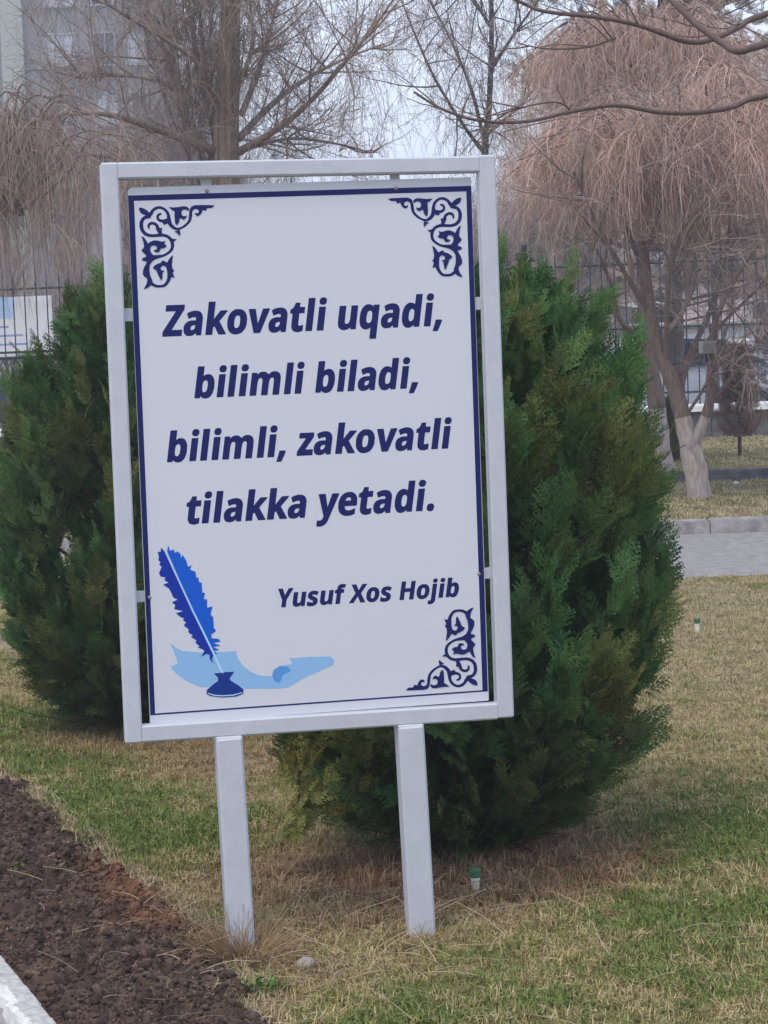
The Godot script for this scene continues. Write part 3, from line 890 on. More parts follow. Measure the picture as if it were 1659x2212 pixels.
func make_slim_tree() -> void:
	rng.seed = 78
	var L: Array = LIMBS.slim
	var base := Vector3(L[0][0], 0, L[0][2])
	var t := thing("slim_tree", "slim dark bare tree with one straight stem rising behind the frame corner", "tree", base)
	var bark := Color(0.10, 0.08, 0.075)
	var tcol := Color(0.32, 0.27, 0.25)
	var tw := []; var tc := []; var sw := []; var sc := []
	var trunk := Geo.new()
	var limbs := Geo.new()
	for k in L.size():
		var p := v3(L[k])
		for j in p.size(): p[j] -= base
		if k == 0: p.insert(0, Vector3(0, 0, 0))
		p = smooth3(p, 5)
		if k == 0: trunk.tube(p, taper(p.size(), 0.05, 0.018), 8, bark)
		else: limbs.tube(p, taper(p.size(), 0.024, 0.006), 6, bark)
		dress(limbs, p, 0.022, 13, 0.4, 1.0, 0.15, 0.62, tw, tc, sw, sc, bark * 1.2, tcol, 0.35 if k == 0 else 0.1, 4)
	part("trunk", trunk, M.bark, t)
	part("limbs", limbs, M.bark, t)
	scatter_parts("crown", twig_meshes, M.twig, tw, tc, t)
	scatter_parts("hanging_twigs", strand_meshes, M.twig, sw, sc, t)

func make_overhanging_tree() -> void:
	rng.seed = 79
	var L: Array = LIMBS.over
	var base := Vector3(3.6, 0, -12.2)
	var t := thing("overhanging_tree", "tree whose long smooth bare branches reach across in front of the brown willow", "tree", base)
	var bark := Color(0.17, 0.12, 0.105)
	var trunk := Geo.new()
	var limbs := Geo.new()
	var stem := smooth3(PackedVector3Array([Vector3.ZERO, Vector3(-0.05, 1.0, 0.05), Vector3(0.05, 2.2, 0.0), Vector3(-0.05, 3.4, 0.1), Vector3(0.1, 4.8, 0.0), Vector3(0.0, 6.0, 0.0)]), 5)
	trunk.tube(stem, taper(stem.size(), 0.14, 0.05), 12, bark, 0.05)
	var tw := []; var tc := []
	for k in L.size():
		var p := v3(L[k])
		for j in p.size(): p[j] -= base
		if k < 3:
			var e: Vector3 = [Vector3(-0.03, 3.3, 0.1), Vector3(-0.03, 3.1, 0.08), Vector3(0.0, 2.6, 0.03)][k]
			p.insert(0, p[0].lerp(e, 0.5) + Vector3(0, 0.06, 0))
			p.insert(0, e)
		p = smooth3(p, 6)
		var r: float = [0.019, 0.019, 0.019, 0.006, 0.007][k]
		limbs.tube(p, taper(p.size(), r, r * [0.35, 0.7, 0.3, 0.4, 0.4][k]), 9, bark, 0.03)
		for j in 5:
			var q := rng.randi() % (p.size() - 2) + 1
			if k < 3 and q < 14: continue
			var b := wavy(p[q], (p[q + 1] - p[q]).normalized() + rdir() * 0.8, rnd(0.1, 0.4), 5, 0.05, 0.2)
			limbs.tube(b, taper(6, 0.004, 0.0015), 4, bark)
	part("trunk", trunk, M.bark, t)
	part("limbs", limbs, M.bark, t)

func curtain(t: Node3D, limbs: Geo, arches: int, ctr: Vector3, ext: Vector3, bark: Color, tcol: Color, dens: int, drop: float, scl := 1.0) -> void:
	var sw := []; var sc := []
	for k in arches:
		var an := TAU * k * 0.381966 + rnd(-0.3, 0.3)
		var rad := sqrt(rnd(0.05, 1.0))
		var end := ctr + Vector3(cos(an) * ext.x * rad, ext.y * rnd(-0.25, 0.45) * (1.1 - 0.5 * rad) - ext.y * 0.25 * rad * rad, sin(an) * ext.z * rad)
		var start := ctr + Vector3(rnd(-0.3, 0.3), -ext.y * 0.5, rnd(-0.3, 0.3))
		var top := start.lerp(end, 0.55) + Vector3(0, ext.y * rnd(0.3, 0.65), 0)
		var p := smooth3(PackedVector3Array([start, start.lerp(top, 0.6) + rdir() * 0.08, top, end]), 5)
		limbs.tube(p, taper(p.size(), 0.02, 0.004), 5, bark)
		for j in dens:
			var q := 6 + rng.randi() % (p.size() - 7)
			var f := rnd(0.65, 1.4)
			sw.append(Transform3D(Basis(Vector3.UP, rnd(0, TAU)) * Basis.from_scale(Vector3(scl, rnd(0.4, 1.3) * drop, scl)), p[q] + rdir() * 0.03))
			sc.append(Color(tcol.r * f, tcol.g * f, tcol.b * f))
	scatter_parts("hanging_twigs", strand_meshes, M.twig, sw, sc, t)

func make_willows() -> void:
	rng.seed = 80
	var wash := Color(0.50, 0.43, 0.40)
	var bark := Color(0.24, 0.175, 0.15)
	for which in 2:
		var L: Array = LIMBS.willow_near if which == 0 else LIMBS.willow_far
		var base := Vector3(L[0][0], 0.1 if which == 0 else 0.2, L[0][2])
		var t := thing("weeping_willow", "forked willow with whitewashed twin trunk carrying a small floodlight" if which == 0 else "willow with one whitewashed trunk standing behind the stone edging", "tree", base)
		var trunk := Geo.new()
		var limbs := Geo.new()
		var low := Geo.new()
		var tw := []; var tc := []; var sw := []; var sc := []
		for k in L.size():
			var p := v3(L[k])
			for j in p.size(): p[j] -= base
			p = smooth3(p, 5)
			var r0: float = ([0.085, 0.06, 0.055, 0.035, 0.03, 0.026, 0.022, 0.028, 0.024, 0.026, 0.016] if which == 0 else [0.105, 0.04, 0.04, 0.04])[k]
			var r1 := 0.045 if k == 0 else (0.05 if which == 0 and k == 1 else 0.008)
			var rad := taper(p.size(), r0, r1)
			if k == 0 or (k < 3 and which == 0):
				# the lower trunk is limewashed up to a clear line
				var a := PackedVector3Array(); var b := PackedVector3Array(); var ra := PackedFloat32Array(); var rb := PackedFloat32Array()
				for j in p.size():
					if j == 0: rad[j] *= 1.25
					if p[j].y < (0.62 if which == 0 else 0.55):
						a.append(p[j]); ra.append(rad[j])
					else:
						if b.is_empty() and a.size():
							a.append(p[j]); ra.append(rad[j])
						b.append(p[j]); rb.append(rad[j])
				low.tube(a, ra, 10, wash, 0.07)
				if b.size() > 1: trunk.tube(b, rb, 10, bark, 0.07)
			else:
				limbs.tube(p, rad, 7, bark, 0.05)
				dress(limbs, p, r0, 9, 0.3, 0.8, 0.3, 0.1, tw, tc, sw, sc, bark, Color(0.33, 0.255, 0.22), 0.45, 4)
		part("whitewash", low, M.bark, t)
		part("trunk", trunk, M.bark, t)
		if which == 0: curtain(t, limbs, 80, Vector3(-0.05, 2.95, -0.2), Vector3(1.65, 1.05, 1.5), bark, Color(0.58, 0.40, 0.325), 26, 0.62)
		else: curtain(t, limbs, 64, Vector3(-0.1, 3.75, -0.2), Vector3(1.75, 1.25, 1.5), bark, Color(0.55, 0.38, 0.31), 16, 0.8)
		part("limbs", limbs, M.bark, t)
		scatter_parts("crown", twig_meshes, M.twig, tw, tc, t)
		scatter_parts("hanging_twigs", strand_meshes, M.twig, sw, sc, t)
	# a willow off to the side whose curtain hangs in front of the tower
	rng.seed = 81
	var t := thing("weeping_willow", "willow with pale brown hanging threads in front of the grey tower", "tree", Vector3(-3.9, 0, -20.5))
	var trunk := Geo.new()
	var limbs := Geo.new()
	var p := smooth3(PackedVector3Array([Vector3.ZERO, Vector3(0.05, 1.0, 0), Vector3(0.1, 2.0, 0.05), Vector3(0.2, 3.2, 0.0)]), 5)
	trunk.tube(p, taper(p.size(), 0.13, 0.06), 12, bark, 0.06)
	curtain(t, limbs, 64, Vector3(0.5, 3.25, 0), Vector3(1.75, 1.05, 1.4), bark, Color(0.40, 0.295, 0.245), 9, 1.05)
	part("trunk", trunk, M.bark, t)
	part("limbs", limbs, M.bark, t)

func grow(g: Geo, p0: Vector3, d: Vector3, l: float, r: float, lev: int, tw: Array, tc: Array, bark: Color, tcol: Color) -> void:
	var p := wavy(p0, d, l, 6, 0.07, 0.11)
	g.tube(p, taper(7, r, r * 0.45), 7 if lev == 0 else 4, bark)
	if lev >= 3:
		for k in 2:
			var e := 1 + rng.randi() % 5
			var f := rnd(0.75, 1.3)
			tw.append(Transform3D(aim((p[e + 1] - p[e]).normalized() + rdir() * 0.7 + Vector3(0, 0.15, 0), rnd(0, TAU), Vector3.ONE * rnd(0.8, 1.3)), p[e]))
			tc.append(Color(tcol.r * f, tcol.g * f, tcol.b * f))
		return
	for k in [7, 6, 5][lev]:
		var u := rnd(0.3, 1.0) * 6.0
		var q := mini(int(u), 5)
		var pp := p[q].lerp(p[q + 1], u - q)
		var dd := ((p[q + 1] - p[q]).normalized() * 0.75 + rdir() * 0.75 + Vector3(0, 0.2, 0)).normalized()
		grow(g, pp, dd, l * rnd(0.42, 0.68), r * 0.45, lev + 1, tw, tc, bark, tcol)

func make_far_trees() -> void:
	var spots := [
		[-7.6, -34.5, 1.0, 0.4], [-4.9, -33.0, 0.6, 2.1], [-3.0, -36.0, 0.95, 4.0], [-0.9, -36.0, 0.66, 1.2], [1.2, -37.0, 0.72, 5.0], [1.75, -31.5, 0.55, 3.3], [2.5, -35.0, 0.72, 0.9],
		[2.2, -30.2, 0.42, 2.7], [3.3, -40.0, 0.6, 1.7], [6.6, -35.0, 0.7, 3.9], [-2.6, -48.0, 1.0, 0.7]]
	var protos := []
	for s in spots.size():
		var sp: Array = spots[s]
		var o: Node3D
		if s < 3:
			rng.seed = 300 + s
			o = thing("bare_tree", "grey brown bare tree beyond the railing", "tree", Vector3.ZERO, 0.0, "bare trees beyond the railing")
			var g := Geo.new()
			var tw := []; var tc := []
			var bark := Color(0.28, 0.225, 0.205)
			grow(g, Vector3(0, -0.05, 0), Vector3(rnd(-0.06, 0.06), 1, 0), 3.4, 0.10, 0, tw, tc, bark, Color(0.34, 0.275, 0.255))
			for e in 2: grow(g, Vector3(0, 0.5 + e * 0.6, 0), Vector3(rnd(-0.6, 0.6), 1, rnd(-0.6, 0.6)).normalized(), 2.8, 0.06, 0, tw, tc, bark, Color(0.34, 0.275, 0.255))
			part("trunk", g, M.bark, o)
			scatter_parts("crown", twig_meshes, M.twig, tw, tc, o)
			protos.append(o)
		else:
			o = protos[s % 3].duplicate()
			o.name = numbered("bare_tree")
			add_child(o)
		o.position = Vector3(sp[0], 0.0, sp[1])
		o.rotation.y = sp[3]
		o.scale = Vector3.ONE * float(sp[2])

func make_big_conifer() -> void:
	rng.seed = 91
	var t := thing("brown_cypress", "tall winter browned conifer with gaps in its crown behind the willow curtain", "tree", Vector3(4.15, 0, -32.6))
	var H := 8.6
	var trunk := Geo.new()
	var tp := smooth3(PackedVector3Array([Vector3.ZERO, Vector3(0.05, 2, 0), Vector3(-0.05, 5, 0), Vector3(0.1, H, 0)]), 6)
	trunk.tube(tp, taper(tp.size(), 0.15, 0.03), 10, Color(0.15, 0.115, 0.10))
	var xf := []; var cols := []
	for k in 300:
		var h := rnd(2.0, H)
		var an := TAU * k * 0.381966
		var r := (2.35 - absf(h - 3.8) * 0.22) * rnd(0.4, 1.0)
		if h > 6.5: r *= (H - h) / (H - 6.5) * 0.9 + 0.1
		var out := Vector3(cos(an), 0, sin(an))
		var root := Vector3(0, h - 0.2 * r, 0)
		var tip := root + out * r + Vector3(0, 0.25 * r, 0)
		var b := smooth3(PackedVector3Array([root, root.lerp(tip, 0.5) - Vector3(0, 0.06, 0), tip]), 3)
		trunk.tube(b, taper(b.size(), 0.02, 0.006), 4, Color(0.16, 0.12, 0.10))
		var cc := Color(0.50, 0.365, 0.305) if rng.randf() < 0.8 else Color(0.22, 0.205, 0.19)
		for j in 24:
			var u := pow(rng.randf(), 0.7)
			var p := root.lerp(tip, lerpf(0.35, 1.06, u)) + rdir() * rnd(0.03, 0.2)
			var f := rnd(0.7, 1.3)
			xf.append(Transform3D(aim((out * 0.5 + Vector3(0, 0.5, 0) + rdir() * 0.6), rnd(0, TAU), Vector3.ONE * rnd(1.2, 1.9)), p))
			cols.append(Color(cc.r * f, cc.g * f, cc.b * f))
	part("trunk", trunk, M.bark, t)
	scatter_parts("crown", spray_meshes, M.leaf, xf, cols, t)
	# small conifers on the far lawn and beyond the railing
	small_conifer(Vector3(3.62, 0.19, -23.4), 1.12, 0.19, Color(0.25, 0.16, 0.13), "small browned dead conifer on the far strip of dry grass", 0.22, 51)
	small_conifer(Vector3(2.78, 0.19, -22.6), 0.62, 0.13, Color(0.12, 0.12, 0.045), "small olive shrub between the whitewashed trunks", 0.02, 52)
	small_conifer(Vector3(5.55, 0.03, -31.5), 2.1, 0.5, Color(0.03, 0.05, 0.045), "dark narrow conifer just beyond the railing", 0.1, 53)

func small_conifer(at: Vector3, H: float, R: float, col: Color, label: String, bare: float, s: int) -> void:
	rng.seed = 6000 + s
	var t := thing("small_conifer", label, "tree", at)
	var g := Geo.new()
	g.tube(PackedVector3Array([Vector3(0, -0.03, 0), Vector3(0.01, H * 0.5, 0), Vector3(0, H * 0.95, 0)]), PackedFloat32Array([0.022, 0.015, 0.004]), 7, Color(0.09, 0.05, 0.04))
	var xf := []; var cols := []
	for k in 520:
		var h := H * lerpf(bare, 1.0, sqrt(rng.randf()) if k % 2 else rng.randf())
		var q := (h / H - bare) / (1.0 - bare)
		var r := R * minf(q * 5.0 + 0.4, 1.0) * pow(1.0 - q, 0.55) * rnd(0.4, 1.05)
		var an := rnd(0, TAU)
		var out := Vector3(cos(an), 0, sin(an))
		var f := rnd(0.7, 1.3)
		xf.append(Transform3D(aim(out * 0.6 + Vector3.UP * 0.8 + rdir() * 0.4, rnd(0, TAU), Vector3.ONE * rnd(0.6, 1.1)), out * r + Vector3(0, h - 0.06, 0)))
		cols.append(Color(col.r * f, col.g * f, col.b * f))
		if k % 9 == 0: g.tube(PackedVector3Array([Vector3(0, h * 0.9, 0), out * r + Vector3(0, h, 0)]), PackedFloat32Array([0.005, 0.002]), 3, Color(0.09, 0.05, 0.04))
	part("trunk", g, M.bark, t)
	scatter_parts("crown", spray_meshes, M.leaf, xf, cols, t)

# ---------------------------------------------------------------- the sign
# sign coordinates: x to the right and y down are measured from the outer top left corner of the frame; the node stands at the ground
const TOP := 1.8323

func sp(x: float, y: float, z := 0.0) -> Vector3: return Vector3(x, TOP - y, z)

func bar_between(lo: Vector2, hi: Vector2, z0: float, z1: float, ch := 0.004) -> Geo:
	var g := Geo.new()
	g.cbox(Vector3(lo.x, TOP - hi.y, z0), Vector3(hi.x, TOP - lo.y, z1), ch)
	return g

func stroke(g: Geo, a: Array, off: Vector2, flip: Vector2, z: float) -> void:
	var p := PackedVector3Array()
	for k in range(0, a.size(), 3): p.append(Vector3(a[k] * 1e-4, a[k + 1] * 1e-4, a[k + 2] * 1e-4))
	p = smooth3(p, 4)
	var m := p.size()
	for j in m - 1:
		var t0 := Vector2(p[mini(j + 1, m - 1)].x - p[maxi(j - 1, 0)].x, p[mini(j + 1, m - 1)].y - p[maxi(j - 1, 0)].y).normalized()
		var t1 := Vector2(p[mini(j + 2, m - 1)].x - p[j].x, p[mini(j + 2, m - 1)].y - p[j].y).normalized()
		var a0 := Vector2(p[j].x, p[j].y)
		var b0 := Vector2(p[j + 1].x, p[j + 1].y)
		var q := []
		for e in [a0 + t0.orthogonal() * p[j].z * 0.5, b0 + t1.orthogonal() * p[j + 1].z * 0.5, b0 - t1.orthogonal() * p[j + 1].z * 0.5, a0 - t0.orthogonal() * p[j].z * 0.5]:
			q.append(Vector3(e.x * flip.x + off.x, e.y * flip.y + off.y, z))
		g.oquad(q[0], q[1], q[2], q[3], Vector3(0, 0, 1))
	# round ends
	for e in [p[0], p[m - 1]]:
		var pts := PackedVector2Array()
		for s in 12: pts.append(Vector2(e.x + cos(TAU * s / 12) * e.z * 0.5, e.y + sin(TAU * s / 12) * e.z * 0.5) * flip + off)
		g.poly(pts, z + 0.00006)

func ornament(parent: Node, corner: Vector2, flip: Vector2, z: float) -> void:
	var g := Geo.new()
	var off := Vector2(corner.x, TOP - corner.y)
	var d := 0.0
	for a in ORN_STEM:
		stroke(g, a, off, flip, z + d)
		d += 0.00012
	for a in ORN_LEAF:
		g.poly(v2(a, off, flip), z + d)
		d += 0.00006
	part("corner_ornament", g, M.blue, parent)

func lettering(parent: Node, text: String, a: Vector2, b: Vector2, cap: float, z: float) -> void:
	var f := FontVariation.new()
	var sf := SystemFont.new()
	sf.font_names = PackedStringArray(["Droid Sans"])
	sf.font_weight = 700
	f.base_font = sf
	var make := func(s: String) -> TextMesh:
		var tm := TextMesh.new()
		tm.font = f; tm.text = s; tm.font_size = 64; tm.pixel_size = 0.01; tm.depth = 0.0; tm.curve_step = 1.5
		tm.horizontal_alignment = HORIZONTAL_ALIGNMENT_LEFT
		return tm
	var hb: AABB = make.call("H").get_aabb()
	var ch := hb.size.y
	var rb := hb.position.y
	var arr: Array = make.call(text).get_mesh_arrays()
	var v: PackedVector3Array = arr[Mesh.ARRAY_VERTEX]
	var idx: PackedInt32Array = arr[Mesh.ARRAY_INDEX]
	var slant := 0.17
	var x0 := 1e9
	var x1 := -1e9
	for p in v:
		var q := p.x + (p.y - rb) * slant
		x0 = minf(x0, q); x1 = maxf(x1, q)
	var s := cap / ch
	# where one word ends and the next begins
	var cuts := []
	var words := text.split(" ")
	var pre := ""
	for k in words.size() - 1:
		pre += ("" if k == 0 else " ") + words[k]
		cuts.append(make.call(pre).get_aabb().end.x + 0.06)
	cuts.append(1e9)
	var last := -1e9
	for cut in cuts:
		var g := Geo.new()
		var edges := {}
		for k in range(0, idx.size(), 3):
			var cx := (v[idx[k]].x + v[idx[k + 1]].x + v[idx[k + 2]].x) / 3.0
			if cx <= last or cx > cut: continue
			var q := []
			for j in 3:
				var p := v[idx[k + j]]
				var xx := (p.x + (p.y - rb) * slant - x0) / (x1 - x0)
				var base := a.lerp(b, xx)
				q.append(sp(base.x, base.y - (p.y - rb) * s, z))
			if (q[2] - q[0]).cross(q[1] - q[0]).z > 0: g.tri(q[0], q[1], q[2])
			else: g.tri(q[0], q[2], q[1])
			# outline edges belong to one triangle only
			for j in 3:
				var e0 := "%.5f,%.5f" % [q[j].x, q[j].y]
				var e1 := "%.5f,%.5f" % [q[(j + 1) % 3].x, q[(j + 1) % 3].y]
				var key := e0 + "|" + e1 if e0 < e1 else e1 + "|" + e0
				if edges.has(key): edges[key] = null
				else: edges[key] = [q[j], q[(j + 1) % 3], q[(j + 2) % 3]]
		# thicken the strokes to the weight of the print
		var w := cap * 0.023
		for key in edges:
			if edges[key] == null: continue
			var p0: Vector3 = edges[key][0]
			var p1: Vector3 = edges[key][1]
			var tn := (p1 - p0).normalized()
			var nn := Vector3(tn.y, -tn.x, 0)
			if nn.dot(edges[key][2] - p0) > 0: nn = -nn
			var lift := Vector3(0, 0, 0.00005)
			g.oquad(p0 - tn * w * 0.6 + lift, p1 + tn * w * 0.6 + lift, p1 + tn * w * 0.6 + nn * w + lift, p0 - tn * w * 0.6 + nn * w + lift, Vector3(0, 0, 1))
		last = cut
		part("lettering", g, M.blue, parent)

func make_sign() -> void:
	var t := thing("quotation_sign", "white board with blue lettering and quill picture in grey frame on two posts", "sign")
	var ex := Vector3(0.98224, -0.0041, -0.1876).normalized()
	var up := Vector3(0.0016, 0.99990, -0.0135).normalized()
	var ez := ex.cross(up).normalized()
	t.transform = Transform3D(Basis(ex, ez.cross(ex), ez), Vector3(-0.6121, 0.0002, -5.2427))
	var W := 0.917
	var Hh := 1.323
	var tb := 0.0395
	part("frame_bar", bar_between(Vector2(0, 0), Vector2(tb, Hh), -0.04, 0.0), M.paint, t)
	part("frame_bar", bar_between(Vector2(W - tb, -0.002), Vector2(W, Hh - 0.003), -0.04, 0.0), M.paint, t)
	part("frame_bar", bar_between(Vector2(tb - 0.003, 0.0), Vector2(W - tb + 0.003, tb - 0.002), -0.0402, -0.0008), M.paint, t)
	part("frame_bar", bar_between(Vector2(tb - 0.003, Hh - tb), Vector2(W - tb + 0.003, Hh - 0.0005), -0.0402, -0.0008), M.paint, t)
	# two posts welded under the lower bar, leaning a touch
	for e in [[0.2035, 0.0], [0.632, 0.0]]:
		var g := Geo.new()
		g.cbox(Vector3(-0.031, -0.07, -0.05), Vector3(0.031, TOP - Hh - 0.0005, 0.008), 0.005)
		var o := part("post", g, M.paint, t)
		o.position = Vector3(e[0] + 0.045, 0, 0)
		o.rotation.z = 0.021
		var wl := Geo.new()
		wl.cbox(Vector3(e[0] + 0.003, TOP - Hh - 0.006, -0.004), Vector3(e[0] + 0.066, TOP - Hh + 0.003, 0.004), 0.0035)
		part("weld_bead", wl, M.paint, t)
	# the board is set back in the frame and held by eight tabs
	for e in [[0.2286, 0.03, 0.2529, 0.085], [0.6712, 0.03, 0.6936, 0.085], [0.036, 0.3288, 0.09, 0.3585], [0.036, 0.9761, 0.09, 1.002], [0.84, 0.3269, 0.884, 0.3565], [0.84, 0.9644, 0.884, 0.9909], [0.2153, 1.25, 0.2421, 1.287], [0.6612, 1.25, 0.6814, 1.287]]:
		part("bracket", bar_between(Vector2(e[0], e[1]), Vector2(e[2], e[3]), -0.034, -0.0292, 0.001), M.paint, t)
	var zb := -0.025
	var g := Geo.new()
	var outline := PackedVector2Array()
	for c in [[0.0607, 0.0556, 0.012, 180], [0.8627, 0.0470, 0.003, 270], [0.8622, 1.2795, 0.003, 0], [0.0598, 1.2855, 0.003, 90]]:
		var r: float = c[2]
		for k in 6:
			var an := deg_to_rad(c[3] + k * 18.0)
			var sx := 1.0 if c[0] < 0.4 else -1.0
			var sy := 1.0 if c[1] < 0.4 else -1.0
			outline.append(Vector2(c[0] + sx * r + cos(an) * r, TOP - (c[1] + sy * r + sin(an) * r)))
	g.poly(outline, zb)
	for k in outline.size():
		var p := outline[k]
		var q := outline[(k + 1) % outline.size()]
		var mid := (p + q) * 0.5 - Vector2(0.46, TOP - 0.66)
		g.oquad(Vector3(p.x, p.y, zb), Vector3(q.x, q.y, zb), Vector3(q.x, q.y, zb - 0.004), Vector3(p.x, p.y, zb - 0.004), Vector3(mid.x, mid.y, 0))
	var back := PackedVector2Array(outline)
	g.poly(back, zb - 0.004)
	var bd := part("board", g, M.board, t)
	var z := zb + 0.0003
	# printed border: broad on three sides, a thin line along the bottom
	g = Geo.new()
	var B := [Vector2(0.0608, 0.0731), Vector2(0.8622, 0.0672), Vector2(0.8606, 1.2574), Vector2(0.0612, 1.2642)]
	var I := [Vector2(0.0740, 0.0856), Vector2(0.8500, 0.0800), Vector2(0.8475, 1.2538), Vector2(0.0724, 1.2603)]
	for k in 4:
		var k2 := (k + 1) % 4
		g.oquad(sp(B[k].x, B[k].y, z), sp(B[k2].x, B[k2].y, z), sp(I[k2].x, I[k2].y, z), sp(I[k].x, I[k].y, z), Vector3(0, 0, 1))
	part("printed_border", g, M.blue, bd)
	ornament(bd, Vector2(0.850, 0.080), Vector2(1, 1), z)
	ornament(bd, Vector2(0.0715, 0.0868), Vector2(-1, 1), z)
	ornament(bd, Vector2(0.8490, 1.2555), Vector2(1, -1), z)
	lettering(bd, "Zakovatli uqadi,", Vector2(0.1268, 0.3944), Vector2(0.7795, 0.3898), 0.0685, z)
	lettering(bd, "bilimli biladi,", Vector2(0.1945, 0.5379), Vector2(0.7170, 0.5333), 0.0655, z)
	lettering(bd, "bilimli, zakovatli", Vector2(0.1254, 0.6820), Vector2(0.7945, 0.6773), 0.0655, z)
	lettering(bd, "tilakka yetadi.", Vector2(0.1660, 0.8264), Vector2(0.7450, 0.8212), 0.0655, z)
	lettering(bd, "Yusuf Xos Hojib", Vector2(0.3705, 1.0304), Vector2(0.7985, 1.0278), 0.0415, z)
	# quill, ink pot and scroll
	var o := Vector2(0, TOP)
	g = Geo.new(); g.poly(v2(SCROLL, o), z); part("scroll_print", g, M.scroll, bd)
	g = Geo.new(); g.poly(v2(SCROLL_CURL, o), z + 0.0002); part("scroll_curl_print", g, M.curl, bd)
	g = Geo.new(); g.poly(v2(VANE_DARK, o), z + 0.0003); part("feather_print", g, M.vane_dark, bd)
	g = Geo.new(); g.poly(v2(VANE_LIGHT, o), z + 0.0004); part("feather_print", g, M.vane_light, bd)
	g = Geo.new(); g.poly(v2(QUILL, o), z + 0.0005); part("quill_print", g, M.quill, bd)
	g = Geo.new(); g.poly(v2(INKWELL, o), z + 0.0006); part("ink_pot_print", g, M.ink, bd)
	g = Geo.new(); g.poly(v2(INK_SHINE, o), z + 0.0007); part("ink_pot_print", g, M.quill, bd)
	for e in [[0.6827, 0.0697], [0.0707, 0.9919], [0.2413, 0.0672], [0.8490, 0.9778]]:
		g = Geo.new()
		g.lathe([Vector2(0.0045, 0.0), Vector2(0.0042, 0.0014), Vector2(0.0026, 0.0026), Vector2(0.0001, 0.003)], 12)
		var s := part("screw", g, M.screw, bd)
		s.position = sp(e[0], e[1], zb + 0.0006)
		s.rotation.x = PI / 2

# ---------------------------------------------------------------- lawn, bed and small things
func bed_edge(z: float) -> float:
	# x of the ragged line between the soil bed and the grass
	var e := [[-9.5, -1.94], [-7.64, -1.31], [-7.54, -1.23], [-7.21, -1.11], [-6.76, -0.97], [-6.55, -0.87], [-6.30, -0.80], [-6.11, -0.71], [-5.78, -0.58], [-5.53, -0.49], [-5.22, -0.41], [-4.94, -0.34], [-4.72, -0.29], [-3.5, 0.12]]
	for k in e.size() - 1:
		if z <= e[k + 1][0]: return lerpf(e[k][1], e[k + 1][1], (z - e[k][0]) / (e[k + 1][0] - e[k][0]))
	return 0.12

func kerb_x(z: float) -> float: return -0.762 + (z + 4.78) * 0.365

func spot(x: float, z: float, a: Array) -> float:
	var s := 0.0
	for p in a: s = maxf(s, p[3] * exp(-((x - p[0]) ** 2 + (z - p[1]) ** 2) / (p[2] * p[2])))
	return s

func grass_clump(s: int, blades: int, tall: float) -> ArrayMesh:
	rng.seed = 4000 + s
	var g := Geo.new()
	for b in blades:
		var an := rnd(0, TAU)
		var out := Vector3(cos(an), 0, sin(an))
		var p := Vector3(rnd(-0.022, 0.022), -0.004, rnd(-0.022, 0.022))
		var l := tall * rnd(0.5, 1.15)
		var lean := rnd(0.1, 1.1)
		var w := rnd(0.0009, 0.0015)
		var side := Vector3(-out.z, 0, out.x).rotated(out, rnd(-0.6, 0.6)) * w
		var m := p + (Vector3.UP + out * lean * 0.45).normalized() * l * 0.55
		var tip := m + (Vector3.UP * rnd(-0.1, 0.8) + out * (lean + 0.2)).normalized() * l * 0.5
		var f := rnd(0.72, 1.22)
		var col := Color(f * rnd(0.93, 1.08), f, f * rnd(0.85, 1.1))
		g.quad(p - side, m - side * 0.8, m + side * 0.8, p + side, col)
		g.tri(m - side * 0.8, tip, m + side * 0.8, col)
	return g.mesh()

